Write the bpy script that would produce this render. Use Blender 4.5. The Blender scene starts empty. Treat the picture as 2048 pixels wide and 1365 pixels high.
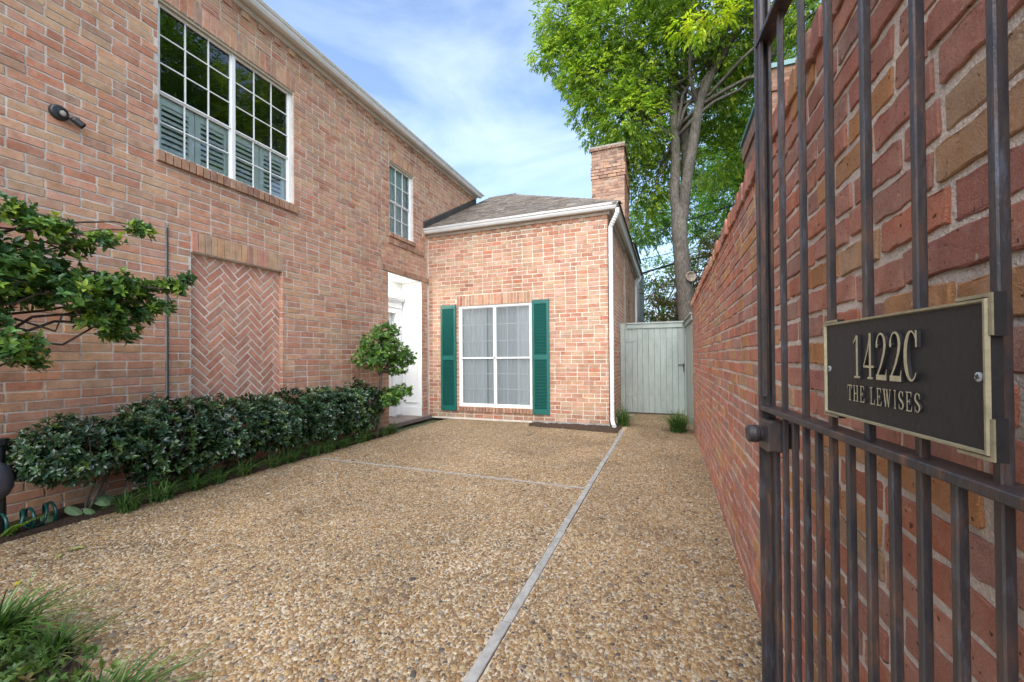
import bpy, bmesh, math, random
import numpy as np
from mathutils import Vector, Matrix

sc = bpy.context.scene
COL = sc.collection
rng = random.Random(7)
NR = np.random.default_rng(7)
GZ = 1.198                       # camera height above the drive

# ------------------------------------------------------------------ camera
cam_d = bpy.data.cameras.new("camera")
cam = bpy.data.objects.new("camera", cam_d)
COL.objects.link(cam)
yaw, pitch, roll = 0.365228, 0.0074117, -0.0082392
Fv = Vector((-math.sin(yaw)*math.cos(pitch), math.cos(yaw)*math.cos(pitch), math.sin(pitch)))
r0 = Vector((math.cos(yaw), math.sin(yaw), 0)); u0 = r0.cross(Fv)
Rv = r0*math.cos(roll)+u0*math.sin(roll); Uv = -r0*math.sin(roll)+u0*math.cos(roll)
cam.matrix_world = Matrix(((Rv.x, Uv.x, -Fv.x, 0), (Rv.y, Uv.y, -Fv.y, 0), (Rv.z, Uv.z, -Fv.z, GZ), (0, 0, 0, 1)))
cam_d.sensor_width = 36; cam_d.sensor_fit = 'HORIZONTAL'
cam_d.lens = 814.06/2048*36
cam_d.shift_y = (710.68-682.5)/2048
cam_d.clip_start = 0.05; cam_d.clip_end = 1000
sc.camera = cam

# ------------------------------------------------------------------ sky, sun, exposure
SUN = Vector((0.03, -0.76, 0.73)).normalized()      # towards the sun
world = bpy.data.worlds.new("World"); sc.world = world; world.use_nodes = True
wn, wl = world.node_tree.nodes, world.node_tree.links
wn.clear()
w_out = wn.new('ShaderNodeOutputWorld'); w_bg = wn.new('ShaderNodeBackground')
sky = wn.new('ShaderNodeTexSky'); sky.sky_type = 'NISHITA'; sky.sun_disc = False
sky.sun_elevation = math.asin(SUN.z); sky.sun_rotation = math.atan2(SUN.x, SUN.y)
sky.air_density = 1.0; sky.dust_density = 1.0; sky.ozone_density = 3.0
w_bg.inputs[1].default_value = 0.15
tc = wn.new('ShaderNodeTexCoord'); mp = wn.new('ShaderNodeMapping'); mp.inputs['Scale'].default_value = (1.0, 1.0, 3.2)
mp.inputs['Rotation'].default_value = (0.15, 0.25, 0.4)
nz = wn.new('ShaderNodeTexNoise'); nz.inputs['Scale'].default_value = 1.9; nz.inputs['Detail'].default_value = 7; nz.inputs['Roughness'].default_value = 0.55
nz.inputs['Distortion'].default_value = 0.6
rp = wn.new('ShaderNodeValToRGB'); rp.color_ramp.elements[0].position = 0.40; rp.color_ramp.elements[1].position = 0.80
rp.color_ramp.elements[0].color = (0.06, 0.06, 0.06, 1); rp.color_ramp.elements[1].color = (0.62, 0.62, 0.62, 1)
mx = wn.new('ShaderNodeMix'); mx.data_type = 'RGBA'; mx.inputs['B'].default_value = (3.9, 4.5, 5.3, 1)
wl.new(tc.outputs['Generated'], mp.inputs['Vector']); wl.new(mp.outputs[0], nz.inputs['Vector'])
wl.new(nz.outputs[0], rp.inputs[0]); wl.new(rp.outputs[0], mx.inputs['Factor']); wl.new(sky.outputs[0], mx.inputs['A'])
wl.new(mx.outputs['Result'], w_bg.inputs[0]); wl.new(w_bg.outputs[0], w_out.inputs[0])

sun_d = bpy.data.lights.new("sun", 'SUN'); sun = bpy.data.objects.new("sun", sun_d); COL.objects.link(sun)
sun_d.energy = 2.6; sun_d.angle = math.radians(80); sun_d.color = (1.0, 0.95, 0.88)
sun.rotation_euler = (-SUN).to_track_quat('-Z', 'Y').to_euler()
sc.view_settings.view_transform = 'Standard'; sc.view_settings.look = 'None'
sc.view_settings.gamma = 1.0; sc.view_settings.use_curve_mapping = False
sc.view_settings.exposure = 1.22

# ------------------------------------------------------------------ materials
def new_mat(name):
    m = bpy.data.materials.new(name); m.use_nodes = True
    nt = m.node_tree; nt.nodes.clear()
    out = nt.nodes.new('ShaderNodeOutputMaterial'); b = nt.nodes.new('ShaderNodeBsdfPrincipled')
    nt.links.new(b.outputs[0], out.inputs[0])
    return m, nt, b, out
def N(nt, typ, **kw):
    n = nt.nodes.new(typ)
    for k, v in kw.items():
        if k in n.inputs: n.inputs[k].default_value = v
        else: setattr(n, k, v)
    return n
def mixc(nt, fac, a, b, blend='MIX'):
    m = nt.nodes.new('ShaderNodeMix'); m.data_type = 'RGBA'; m.blend_type = blend
    for key, v in (('Factor', fac), ('A', a), ('B', b)):
        if isinstance(v, (int, float)): m.inputs[key].default_value = v
        elif isinstance(v, tuple): m.inputs[key].default_value = v if len(v) == 4 else (*v, 1)
        else: nt.links.new(v, m.inputs[key])
    return m.outputs['Result']
def ramp(nt, src, stops, interp='LINEAR'):
    r = nt.nodes.new('ShaderNodeValToRGB'); cr = r.color_ramp; cr.interpolation = interp
    while len(cr.elements) < len(stops): cr.elements.new(0.5)
    for e, (p, c) in zip(cr.elements, stops):
        e.position = p
        e.color = (c, c, c, 1) if isinstance(c, (int, float)) else (*c, 1)
    nt.links.new(src, r.inputs[0]); return r.outputs[0]
def pos(nt):
    return nt.nodes.new('ShaderNodeNewGeometry').outputs['Position']
def noise(nt, scale, detail=4, rough=0.6, vec=None, dist=0.0):
    n = N(nt, 'ShaderNodeTexNoise', Scale=scale, Detail=detail, Roughness=rough, Distortion=dist)
    nt.links.new(vec if vec is not None else pos(nt), n.inputs['Vector']); return n.outputs[0]
def bump(nt, b, h, strength=0.4, dist=0.004):
    bp = N(nt, 'ShaderNodeBump', Strength=strength, Distance=dist)
    nt.links.new(h, bp.inputs['Height']); nt.links.new(bp.outputs[0], b.inputs['Normal'])
def add(nt, a, b, wa=1.0, wb=1.0, op='ADD'):
    m1 = N(nt, 'ShaderNodeMath', operation='MULTIPLY'); nt.links.new(a, m1.inputs[0]); m1.inputs[1].default_value = wa
    m2 = N(nt, 'ShaderNodeMath', operation='MULTIPLY'); nt.links.new(b, m2.inputs[0]); m2.inputs[1].default_value = wb
    m3 = N(nt, 'ShaderNodeMath', operation=op); nt.links.new(m1.outputs[0], m3.inputs[0]); nt.links.new(m2.outputs[0], m3.inputs[1])
    return m3.outputs[0]

def brick_mat(name, src, rough_amt=1.0, white=0.35):
    m, nt, b, out = new_mat(name)
    if src == 'obj': base = nt.nodes.new('ShaderNodeObjectInfo').outputs['Color']
    else:
        a = nt.nodes.new('ShaderNodeAttribute'); a.attribute_name = 'col'; base = a.outputs['Color']
    p = pos(nt)
    near = rough_amt > 1.2
    big = ramp(nt, noise(nt, 14, 6, 0.7, p), [(0.25, 0.72 if near else 0.68), (0.55, 1.0), (0.8, 1.18)])
    c = mixc(nt, 1.0, base, big, 'MULTIPLY')
    spk = ramp(nt, noise(nt, 420 if near else 170, 4, 0.75, p), [(0.3, 0.62 if near else 0.72), (0.5, 1.0), (0.72, 1.30)])
    c = mixc(nt, 0.85, c, spk, 'MULTIPLY')
    wfac = ramp(nt, noise(nt, 9, 8, 0.78, p, 0.5), [(0.46, 0.0), (0.70, white)])
    c = mixc(nt, wfac, c, (0.62, 0.51, 0.41))
    fleck = ramp(nt, noise(nt, 60, 2, 0.5, p), [(0.70, 0.0), (0.76, 0.55)])
    c = mixc(nt, fleck, c, (0.62, 0.52, 0.42))
    mps = N(nt, 'ShaderNodeMapping'); mps.inputs['Scale'].default_value = (1, 1, 0.3); nt.links.new(p, mps.inputs['Vector'])
    c = mixc(nt, 1.0, c, ramp(nt, noise(nt, 1.6, 6, .7, mps.outputs[0], .5), [(.28, .74), (.5, 1.0), (.75, 1.08)]), 'MULTIPLY')
    pit = ramp(nt, noise(nt, 75, 2, 0.5, p), [(0.27 if near else 0.24, 0.85), (0.34 if near else 0.30, 0.0)])
    c = mixc(nt, pit, c, (0.06, 0.035, 0.025))
    nt.links.new(c, b.inputs['Base Color']); b.inputs['Roughness'].default_value = 0.9
    b.inputs['Specular IOR Level'].default_value = 0.25
    h = add(nt, noise(nt, 55 if near else 40, 8, 0.75, p), noise(nt, 330 if near else 190, 4, 0.7, p), 1.0, 0.5)
    if near:
        ph = ramp(nt, noise(nt, 75, 2, 0.5, p), [(0.24, 0.0), (0.31, 1.0)]); h = add(nt, h, ph, 1.0, 0.5)
    bump(nt, b, h, min(1.0, 0.6*rough_amt), 0.006 if rough_amt < 1.2 else 0.013)
    return m
def mortar_mat(name, col):
    m, nt, b, out = new_mat(name); p = pos(nt)
    f = ramp(nt, noise(nt, 5, 6, 0.7, p), [(0.3, 0.72), (0.7, 1.2)])
    c = mixc(nt, 1.0, col, f, 'MULTIPLY')
    s = ramp(nt, noise(nt, 220, 3, 0.7, p), [(0.3, 0.75), (0.7, 1.15)])
    c = mixc(nt, 1.0, c, s, 'MULTIPLY')
    nt.links.new(c, b.inputs['Base Color']); b.inputs['Roughness'].default_value = 0.95
    b.inputs['Specular IOR Level'].default_value = 0.2
    bump(nt, b, add(nt, noise(nt, 30, 5, 0.7, p), noise(nt, 160, 3, 0.6, p)), 0.7, 0.006)
    return m
def paint_mat(name, col, rough=0.5, var=0.1, nscale=6, b_str=0.1, streak=True):
    m, nt, b, out = new_mat(name); p = pos(nt)
    mp_ = N(nt, 'ShaderNodeMapping'); mp_.inputs['Scale'].default_value = (1, 1, 0.25) if streak else (1, 1, 1)
    nt.links.new(p, mp_.inputs['Vector'])
    f = ramp(nt, noise(nt, nscale, 6, 0.7, mp_.outputs[0]), [(0.3, 1-var*1.6), (0.6, 1.0), (0.8, 1+var*0.5)])
    c = mixc(nt, 1.0, col, f, 'MULTIPLY')
    nt.links.new(c, b.inputs['Base Color']); b.inputs['Roughness'].default_value = rough
    bump(nt, b, noise(nt, 60, 4, 0.6, p), b_str, 0.003)
    return m
def attr_mat(name, rough=0.6, spec=0.4, transl=0.0, b_str=0.0, tint=(1.5, 1.55, 0.7)):
    m, nt, b, out = new_mat(name)
    a = nt.nodes.new('ShaderNodeAttribute'); a.attribute_name = 'col'
    f = ramp(nt, noise(nt, 30, 3, 0.6), [(0.3, 0.8), (0.7, 1.18)])
    c = mixc(nt, 1.0, a.outputs['Color'], f, 'MULTIPLY')
    nt.links.new(c, b.inputs['Base Color']); b.inputs['Roughness'].default_value = rough
    b.inputs['Specular IOR Level'].default_value = spec
    if b_str: bump(nt, b, noise(nt, 80, 4, 0.6), b_str, 0.004)
    if transl:
        t = nt.nodes.new('ShaderNodeBsdfTranslucent'); mixs = nt.nodes.new('ShaderNodeMixShader'); mixs.inputs[0].default_value = transl
        tc_ = mixc(nt, 1.0, c, tint, 'MULTIPLY')
        nt.links.new(tc_, t.inputs[0]); nt.links.new(b.outputs[0], mixs.inputs[1]); nt.links.new(t.outputs[0], mixs.inputs[2])
        nt.links.new(mixs.outputs[0], out.inputs[0])
    return m
def glass_mat(name, refl, tint, rough=0.0, dif=None, dfac=0.0):
    m, nt, b, out = new_mat(name); nt.nodes.remove(b)
    tr = nt.nodes.new('ShaderNodeBsdfTransparent'); tr.inputs[0].default_value = (*tint, 1)
    base = tr.outputs[0]
    if dif:
        d = nt.nodes.new('ShaderNodeBsdfDiffuse'); d.inputs[0].default_value = (*dif, 1)
        ms0 = nt.nodes.new('ShaderNodeMixShader'); ms0.inputs[0].default_value = dfac
        nt.links.new(base, ms0.inputs[1]); nt.links.new(d.outputs[0], ms0.inputs[2]); base = ms0.outputs[0]
    gl = nt.nodes.new('ShaderNodeBsdfGlossy'); gl.inputs['Roughness'].default_value = rough
    nb = N(nt, 'ShaderNodeBump', Strength=0.04, Distance=0.02); nt.links.new(noise(nt, 2.5, 2), nb.inputs['Height']); nt.links.new(nb.outputs[0], gl.inputs['Normal'])
    lw = N(nt, 'ShaderNodeFresnel', IOR=1.5)
    fac = N(nt, 'ShaderNodeMath', operation='ADD', use_clamp=True); nt.links.new(lw.outputs[0], fac.inputs[0]); fac.inputs[1].default_value = refl
    ms = nt.nodes.new('ShaderNodeMixShader'); nt.links.new(fac.outputs[0], ms.inputs[0])
    nt.links.new(base, ms.inputs[1]); nt.links.new(gl.outputs[0], ms.inputs[2]); nt.links.new(ms.outputs[0], out.inputs[0])
    return m

M = {}
for k, r_, w_ in (('house', 1.0, 0.38), ('near', 1.4, 0.30)):
    M[k+'_obj'] = brick_mat('brick_'+k+'_a', 'obj', r_, w_); M[k+'_att'] = brick_mat('brick_'+k+'_b', 'attr', r_, w_)
M['mortar'] = mortar_mat('mortar_house', (0.62, 0.56, 0.49))
M['mortar_wing'] = mortar_mat('mortar_wing', (0.74, 0.67, 0.57))
M['mortar_near'] = mortar_mat('mortar_garden_wall', (0.57, 0.485, 0.42))
M['white'] = paint_mat('white_paint', (0.80, 0.81, 0.80), 0.4, 0.05, 5, 0.03)
M['gutter'] = paint_mat('gutter_enamel', (0.70, 0.72, 0.72), 0.35, 0.10, 4, 0.03)
M['trim'] = paint_mat('eave_trim_paint', (0.56, 0.51, 0.46), 0.6, 0.14, 5, 0.08, False)
M['green'] = paint_mat('shutter_green', (0.006, 0.118, 0.100), 0.42, 0.10, 6, 0.04)
M['fence'] = paint_mat('grey_green_stain', (0.37, 0.425, 0.395), 0.75, 0.16, 9, 0.25)
M['dark'] = paint_mat('dark_plastic', (0.025, 0.027, 0.03), 0.4, 0.1, 8, 0.05)
M['flash'] = paint_mat('lead_flashing', (0.055, 0.048, 0.045), 0.7, 0.3, 6, 0.1)
M['soot'] = paint_mat('concrete_cap', (0.35, 0.33, 0.30), 0.9, 0.3, 6, 0.4, False)
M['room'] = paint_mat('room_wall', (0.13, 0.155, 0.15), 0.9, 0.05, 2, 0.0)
M['curtain'] = paint_mat('curtain_cloth', (0.78, 0.80, 0.80), 0.9, 0.06, 6, 0.05)
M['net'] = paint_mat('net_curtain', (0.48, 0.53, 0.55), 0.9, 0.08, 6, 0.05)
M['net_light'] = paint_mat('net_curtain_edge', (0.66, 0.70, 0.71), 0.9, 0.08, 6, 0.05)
M['louver'] = paint_mat('louver_paint', (0.93, 0.95, 0.92), 0.5, 0.04, 6, 0.03)
M['glass'] = glass_mat('window_glass', 0.11, (0.93, 1.0, 0.965))
M['glass_small'] = glass_mat('curtained_glass', 0.08, (0.90, 1.0, 0.97))
M['screen'] = glass_mat('screened_glass', 0.03, (0.80, 0.84, 0.86), 0.25, (0.46, 0.52, 0.54), 0.28)
M['bronze_glass'] = paint_mat('lamp_lens', (0.55, 0.50, 0.42), 0.3, 0.1, 20, 0.0)
M['shingle'] = attr_mat('roof_shingle', 0.95, 0.15, 0.0, 0.6)
M['leaf_tree'] = attr_mat('tree_leaf', 0.45, 0.4, 0.50)
M['leaf_far'] = attr_mat('far_leaf', 0.6, 0.3, 0.40)
M['leaf_hedge'] = attr_mat('hedge_leaf', 0.22, 0.7, 0.10)
M['leaf_holly'] = attr_mat('holly_leaf', 0.33, 0.5, 0.22)
M['leaf_soft'] = attr_mat('soft_leaf', 0.5, 0.35, 0.25)
M['hose'] = paint_mat('hose_rubber', (0.008, 0.075, 0.065), 0.3, 0.2, 20, 0.05, False)

def bark_mat(name, c1, c2):
    m, nt, b, out = new_mat(name); p = pos(nt)
    mp_ = N(nt, 'ShaderNodeMapping'); mp_.inputs['Scale'].default_value = (1, 1, 0.35); nt.links.new(p, mp_.inputs['Vector'])
    n1 = noise(nt, 28, 7, 0.75, mp_.outputs[0], 0.4); n2 = noise(nt, 3, 4, 0.6, p)
    c = ramp(nt, n1, [(0.32, c1), (0.68, c2)])
    c = mixc(nt, 1.0, c, ramp(nt, n2, [(0.3, 0.7), (0.7, 1.2)]), 'MULTIPLY')
    nt.links.new(c, b.inputs['Base Color']); b.inputs['Roughness'].default_value = 0.95
    bump(nt, b, n1, 0.9, 0.03); return m
M['bark'] = bark_mat('bark', (0.045, 0.038, 0.030), (0.21, 0.185, 0.155))
M['twig'] = bark_mat('twig_bark', (0.05, 0.035, 0.028), (0.19, 0.15, 0.115))

def iron_mat():
    m, nt, b, out = new_mat('rusted_iron'); p = pos(nt)
    mp_ = N(nt, 'ShaderNodeMapping'); mp_.inputs['Scale'].default_value = (1, 1, 0.16); nt.links.new(p, mp_.inputs['Vector'])
    n1 = noise(nt, 38, 6, 0.72, mp_.outputs[0], 0.3); n2 = noise(nt, 7, 5, 0.7, mp_.outputs[0])
    c = ramp(nt, n1, [(0.28, (0.009, 0.009, 0.011)), (0.42, (0.022, 0.023, 0.029)), (0.52, (0.040, 0.033, 0.034)), (0.60, (0.075, 0.044, 0.034)), (0.74, (0.20, 0.092, 0.042))])
    c = mixc(nt, ramp(nt, n2, [(0.45, 0.0), (0.72, 0.65)]), c, (0.050, 0.036, 0.034))
    c = mixc(nt, ramp(nt, noise(nt, 60, 6, 0.75, mp_.outputs[0]), [(0.54, 0.0), (0.68, 0.6)]), c, (0.085, 0.105, 0.14))
    nt.links.new(c, b.inputs['Base Color']); b.inputs['Roughness'].default_value = 0.42; b.inputs['Metallic'].default_value = 0.15
    bump(nt, b, add(nt, n1, noise(nt, 150, 4, 0.6, p)), 0.4, 0.002); return m
M['iron'] = iron_mat()
def plaque_mat(name, col, rough, metal, bs, scale):
    m, nt, b, out = new_mat(name); p = pos(nt)
    f = ramp(nt, noise(nt, scale, 6, 0.7, p), [(0.3, 0.72), (0.7, 1.2)])
    nt.links.new(mixc(nt, 1.0, col, f, 'MULTIPLY'), b.inputs['Base Color'])
    b.inputs['Roughness'].default_value = rough; b.inputs['Metallic'].default_value = metal
    bump(nt, b, noise(nt, scale, 4, 0.6, p, 1.2), bs, 0.002); return m
M['plaque'] = plaque_mat('plaque_black', (0.010, 0.010, 0.0115), 0.55, 0.0, 0.35, 55)
M['gold'] = plaque_mat('plaque_gold', (0.37, 0.33, 0.22), 0.45, 0.25, 0.15, 90)
M['steel'] = plaque_mat('screw_steel', (0.5, 0.55, 0.6), 0.35, 0.6, 0.1, 90)

# ------------------------------------------------------------------ mesh helpers
def tag(o, label=None, cat=None, group=None, kind=None):
    if label: o['label'] = label
    if cat: o['category'] = cat
    if group: o['group'] = group
    if kind: o['kind'] = kind
    return o
def empty(name, loc=(0, 0, 0), rz=0.0):
    o = bpy.data.objects.new(name, None); o.location = loc; o.rotation_euler = (0, 0, rz)
    o.empty_display_size = 0.2; COL.objects.link(o); return o
def link(name, me, parent=None, loc=(0, 0, 0)):
    o = bpy.data.objects.new(name, me); o.location = loc; COL.objects.link(o)
    if parent is not None:
        o.parent = parent
        # parents are kept unrotated here or parts are built in the parent's frame
    return o
class MB:
    def __init__(s): s.v = []; s.f = []; s.c = []
    def add(s, vs, fs, col=None):
        o = len(s.v); s.v.extend(vs); s.f.extend([tuple(i+o for i in f) for f in fs])
        s.c.extend([col or (1, 1, 1)]*len(fs)); return s
    def box(s, x0, x1, y0, y1, z0, z1, col=None):
        vs = [(x0, y0, z0), (x1, y0, z0), (x1, y1, z0), (x0, y1, z0), (x0, y0, z1), (x1, y0, z1), (x1, y1, z1), (x0, y1, z1)]
        fs = [(0, 3, 2, 1), (4, 5, 6, 7), (0, 1, 5, 4), (1, 2, 6, 5), (2, 3, 7, 6), (3, 0, 4, 7)]
        return s.add(vs, fs, col)
    def cbox(s, o, a, b, c, ch, col=None):
        """box centred o with half-axis vectors a,b,c and edges along c chamfered by ch"""
        o, a, b, c = Vector(o), Vector(a), Vector(b), Vector(c)
        la, lb = a.length, b.length; ka, kb = 1-ch/la, 1-ch/lb
        ring = [(1, kb), (ka, 1), (-ka, 1), (-1, kb), (-1, -kb), (-ka, -1), (ka, -1), (1, -kb)]
        vs = [tuple(o+a*p+b*q-c) for p, q in ring]+[tuple(o+a*p+b*q+c) for p, q in ring]
        n = 8; fs = [(i, (i+1) % n, n+(i+1) % n, n+i) for i in range(n)]+[tuple(range(n-1, -1, -1)), tuple(range(n, 2*n))]
        if a.cross(b).dot(c) < 0: fs = [tuple(reversed(f)) for f in fs]
        return s.add(vs, fs, col)
    def extrude(s, poly, fn, d0, d1, col=None):
        """poly list of (a,b); fn(a,b,d)->xyz"""
        n = len(poly); vs = [tuple(fn(a, b, d0)) for a, b in poly]+[tuple(fn(a, b, d1)) for a, b in poly]
        fs = [tuple(range(n-1, -1, -1)), tuple(range(n, 2*n))]+[(i, (i+1) % n, n+(i+1) % n, n+i) for i in range(n)]
        return s.add(vs, fs, col)
    def tube(s, pts, rad, seg=8, col=None, caps=True):
        pts = [Vector(p) for p in pts]; n = len(pts)
        if isinstance(rad, (int, float)): rad = [rad]*n
        vs, fs = [], []; prev = None
        for i, p in enumerate(pts):
            t = (pts[min(i+1, n-1)]-pts[max(i-1, 0)]).normalized()
            if prev is None: x = t.orthogonal().normalized()
            else: x = (prev-t*prev.dot(t)); x = x.normalized() if x.length > 1e-6 else t.orthogonal().normalized()
            prev = x; y = t.cross(x)
            for k in range(seg):
                a = 2*math.pi*k/seg; vs.append(tuple(p+(x*math.cos(a)+y*math.sin(a))*rad[i]))
        for i in range(n-1):
            for k in range(seg): fs.append((i*seg+k, i*seg+(k+1) % seg, (i+1)*seg+(k+1) % seg, (i+1)*seg+k))
        if caps: fs.append(tuple(range(seg-1, -1, -1))); fs.append(tuple((n-1)*seg+k for k in range(seg)))
        return s.add(vs, fs, col)
    def lathe(s, prof, o, ax, seg=20, col=None):
        """prof (r,h) along axis ax from point o"""
        o = Vector(o); ax = Vector(ax).normalized(); x = ax.orthogonal().normalized(); y = ax.cross(x); vs, fs = [], []
        for r, h in prof:
            for k in range(seg):
                a = 2*math.pi*k/seg; vs.append(tuple(o+ax*h+(x*math.cos(a)+y*math.sin(a))*max(r, 1e-5)))
        for i in range(len(prof)-1):
            for k in range(seg): fs.append((i*seg+k, i*seg+(k+1) % seg, (i+1)*seg+(k+1) % seg, (i+1)*seg+k))
        fs.append(tuple(range(seg-1, -1, -1))); fs.append(tuple((len(prof)-1)*seg+k for k in range(seg)))
        return s.add(vs, fs, col)
    def build(s, name, mat, parent=None, smooth=False, recalc=True, loc=None):
        me = bpy.data.meshes.new(name)
        off = Vector(loc) if loc else Vector((0, 0, 0))
        me.from_pydata([tuple(Vector(v)-off) for v in s.v] if loc else s.v, [], s.f)
        if any(c != (1, 1, 1) for c in s.c):
            at = me.attributes.new('col', 'FLOAT_COLOR', 'CORNER')
            cnt = np.array([len(f) for f in s.f]); arr = np.ones((cnt.sum(), 4), np.float32)
            arr[:, :3] = np.repeat(np.array(s.c, np.float32), cnt, axis=0); at.data.foreach_set('color', arr.ravel())
        if recalc:
            bm = bmesh.new(); bm.from_mesh(me); bmesh.ops.recalc_face_normals(bm, faces=bm.faces); bm.to_mesh(me); bm.free()
        if smooth: me.polygons.foreach_set('use_smooth', [True]*len(me.polygons))
        if mat is not None: me.materials.append(mat)
        o = link(name, me, parent)
        if loc: o.location = off
        return o

# camera projection, only used to pick which bricks get an object of their own
def px_area(P, w, h):
    d = Vector(P)-Vector((0, 0, GZ)); z = d.dot(Fv)
    if z < 0.1: return 0
    u, v = d.dot(Rv)/z, d.dot(Uv)/z
    if abs(u) > 1.30 or v > 0.92 or v < -0.86: return 0
    return w*h/(z*z)

# ------------------------------------------------------------------ brickwork
PAL_HOUSE = [((0.48, 0.240, 0.150), 5), ((0.51, 0.285, 0.175), 5), ((0.44, 0.195, 0.122), 3), ((0.50, 0.305, 0.182), 4), ((0.40, 0.230, 0.155), 2), ((0.51, 0.262, 0.178), 4)]
PAL_WING = [((0.44, 0.228, 0.146), 5), ((0.455, 0.272, 0.168), 5), ((0.415, 0.186, 0.115), 4), ((0.455, 0.30, 0.196), 4), ((0.46, 0.165, 0.095), 1.2), ((0.38, 0.225, 0.155), 0.8), ((0.52, 0.280, 0.195), 4)]
PAL_NEAR = [((0.48, 0.205, 0.142), 5), ((0.42, 0.170, 0.125), 4), ((0.51, 0.245, 0.110), 2.6), ((0.40, 0.200, 0.155), 2.8), ((0.46, 0.270, 0.155), 1.3), ((0.49, 0.180, 0.110), 3.5)]
PAL_HERR = [((0.52, 0.245, 0.165), 5), ((0.48, 0.210, 0.145), 4), ((0.54, 0.290, 0.200), 3), ((0.46, 0.220, 0.140), 2)]
PAL_SOLD = [((0.48, 0.300, 0.175), 5), ((0.47, 0.275, 0.160), 4), ((0.45, 0.215, 0.155), 2), ((0.43, 0.275, 0.18), 2)]
PAL_SILL = [((0.36, 0.205, 0.135), 4), ((0.40, 0.225, 0.14), 4), ((0.31, 0.165, 0.115), 3)]
PAL_CHIM = [((0.36, 0.200, 0.135), 4), ((0.39, 0.235, 0.155), 4), ((0.28, 0.150, 0.105), 3), ((0.42, 0.265, 0.18), 2)]
BR = 1.0
def pick(pal):
    c = rng.choices([p[0] for p in pal], [p[1] for p in pal])[0]; k = rng.uniform(0.90, 1.11)*BR; t = rng.uniform(-0.05, 0.05)
    return (c[0]*k*(1+t), c[1]*k, c[2]*k*(1-t))
def outline(s0, s1, z0, z1, jit, cut, mids=1):
    r = rng.uniform; P = []
    def pt(a, b): P.append((a+r(-jit, jit), b+r(-jit, jit)))
    w, h = s1-s0, z1-z0; c = min(cut, w*0.3, h*0.3)
    pt(s0+c*r(.5, 1), z0)
    if w > 0.12:
        for k in range(mids): pt(s0+w*(k+1)/(mids+1), z0)
    pt(s1-c*r(.5, 1), z0); pt(s1, z0+c*r(.5, 1)); pt(s1, z1-c*r(.5, 1)); pt(s1-c*r(.5, 1), z1)
    if w > 0.12:
        for k in range(mids): pt(s1-w*(k+1)/(mids+1), z1)
    pt(s0+c*r(.5, 1), z1); pt(s0, z1-c*r(.5, 1)); pt(s0, z0+c*r(.5, 1))
    return P
def inset(P, d):
    n = len(P); out = []
    for i in range(n):
        a, b, c = P[i-1], P[i], P[(i+1) % n]
        e1 = (b[0]-a[0], b[1]-a[1]); e2 = (c[0]-b[0], c[1]-b[1])
        l1 = math.hypot(*e1) or 1e-6; l2 = math.hypot(*e2) or 1e-6
        n1 = (-e1[1]/l1, e1[0]/l1); n2 = (-e2[1]/l2, e2[0]/l2); k = d/max(0.4, 1+n1[0]*n2[0]+n1[1]*n2[1])
        out.append((b[0]+(n1[0]+n2[0])*k, b[1]+(n1[1]+n2[1])*k))
    return out
class Wall:
    """a wall plane: origin O, unit vectors S (along), Nn (out); collects bricks"""
    def __init__(s, O, S, Nn):
        s.O, s.S, s.N = Vector(O), Vector(S), Vector(Nn); s.Z = Vector((0, 0, 1))
        s.flip = s.S.cross(s.Z).dot(s.N) < 0; s.bricks = []
    def P(s, a, n, z): return s.O+s.S*a+s.N*n+s.Z*z
    def brick(s, P, pr, ch, back, col, name='brick', key=None):
        a = [p[0] for p in P]; b = [p[1] for p in P]
        cs, cz = (min(a)+max(a))/2, (min(b)+max(b))/2
        ctr = s.P(cs, pr, cz)
        s.bricks.append(dict(P=[(p[0]-cs, p[1]-cz) for p in P], pr=pr, ch=ch, back=back, col=col, name=name, c=(cs, cz), ctr=ctr,
                             area=px_area(ctr, max(a)-min(a), max(b)-min(b)), key=key))
    def geo(s, b, local):
        P = b['P']; I = inset(P, b['ch']); n = len(P); o = Vector((0, 0, 0)) if local else s.P(b['c'][0], 0, b['c'][1])
        pr, t = (0, -b['pr']) if local else (b['pr'], 0)
        def m(p, d): return tuple(o+s.S*p[0]+s.N*d+s.Z*p[1])
        rj = [rng.uniform(-0.0012, 0.0012) for _ in P]
        vs = [m(p, pr+q) for p, q in zip(I, rj)]+[m(p, pr-b['ch']*0.9) for p in P]+[m(p, pr-b['back']) for p in P]
        fs = [tuple(range(n))]+[(n+i, n+(i+1) % n, (i+1) % n, i) for i in range(n)]+[(2*n+i, 2*n+(i+1) % n, n+(i+1) % n, n+i) for i in range(n)]
        if s.flip: fs = [tuple(reversed(f)) for f in fs]
        return vs, fs
    def emit(s, parent, mat_obj, mat_att, limit, names=None):
        cand = [b for b in s.bricks if b['area'] > 0]; cand.sort(key=lambda b: -b['area'])
        single = {}; cnt = {}
        for b in cand:
            if cnt.get(b['name'], 0) < limit: single[id(b)] = 1; cnt[b['name']] = cnt.get(b['name'], 0)+1
        rest = {}; cache = {}
        for b in s.bricks:
            if id(b) in single:
                me = None
                if b['key'] is not None:
                    kk = (b['key'], rng.randrange(14)); me = cache.get(kk)
                if me is None:
                    vs, fs = s.geo(b, True); me = bpy.data.meshes.new(b['name']); me.from_pydata(vs, [], fs); me.materials.append(mat_obj)
                    if b['key'] is not None: cache[kk] = me
                o = link(b['name'], me, parent, b['ctr']); o.color = (*b['col'], 1)
            else:
                vs, fs = s.geo(b, False); rest.setdefault(b['name'], MB()).add(vs, fs, b['col'])
        for nm, mb in rest.items():
            o = mb.build('small_'+nm+'s', mat_att, parent, recalc=False); o['kind'] = 'stuff'
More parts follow.
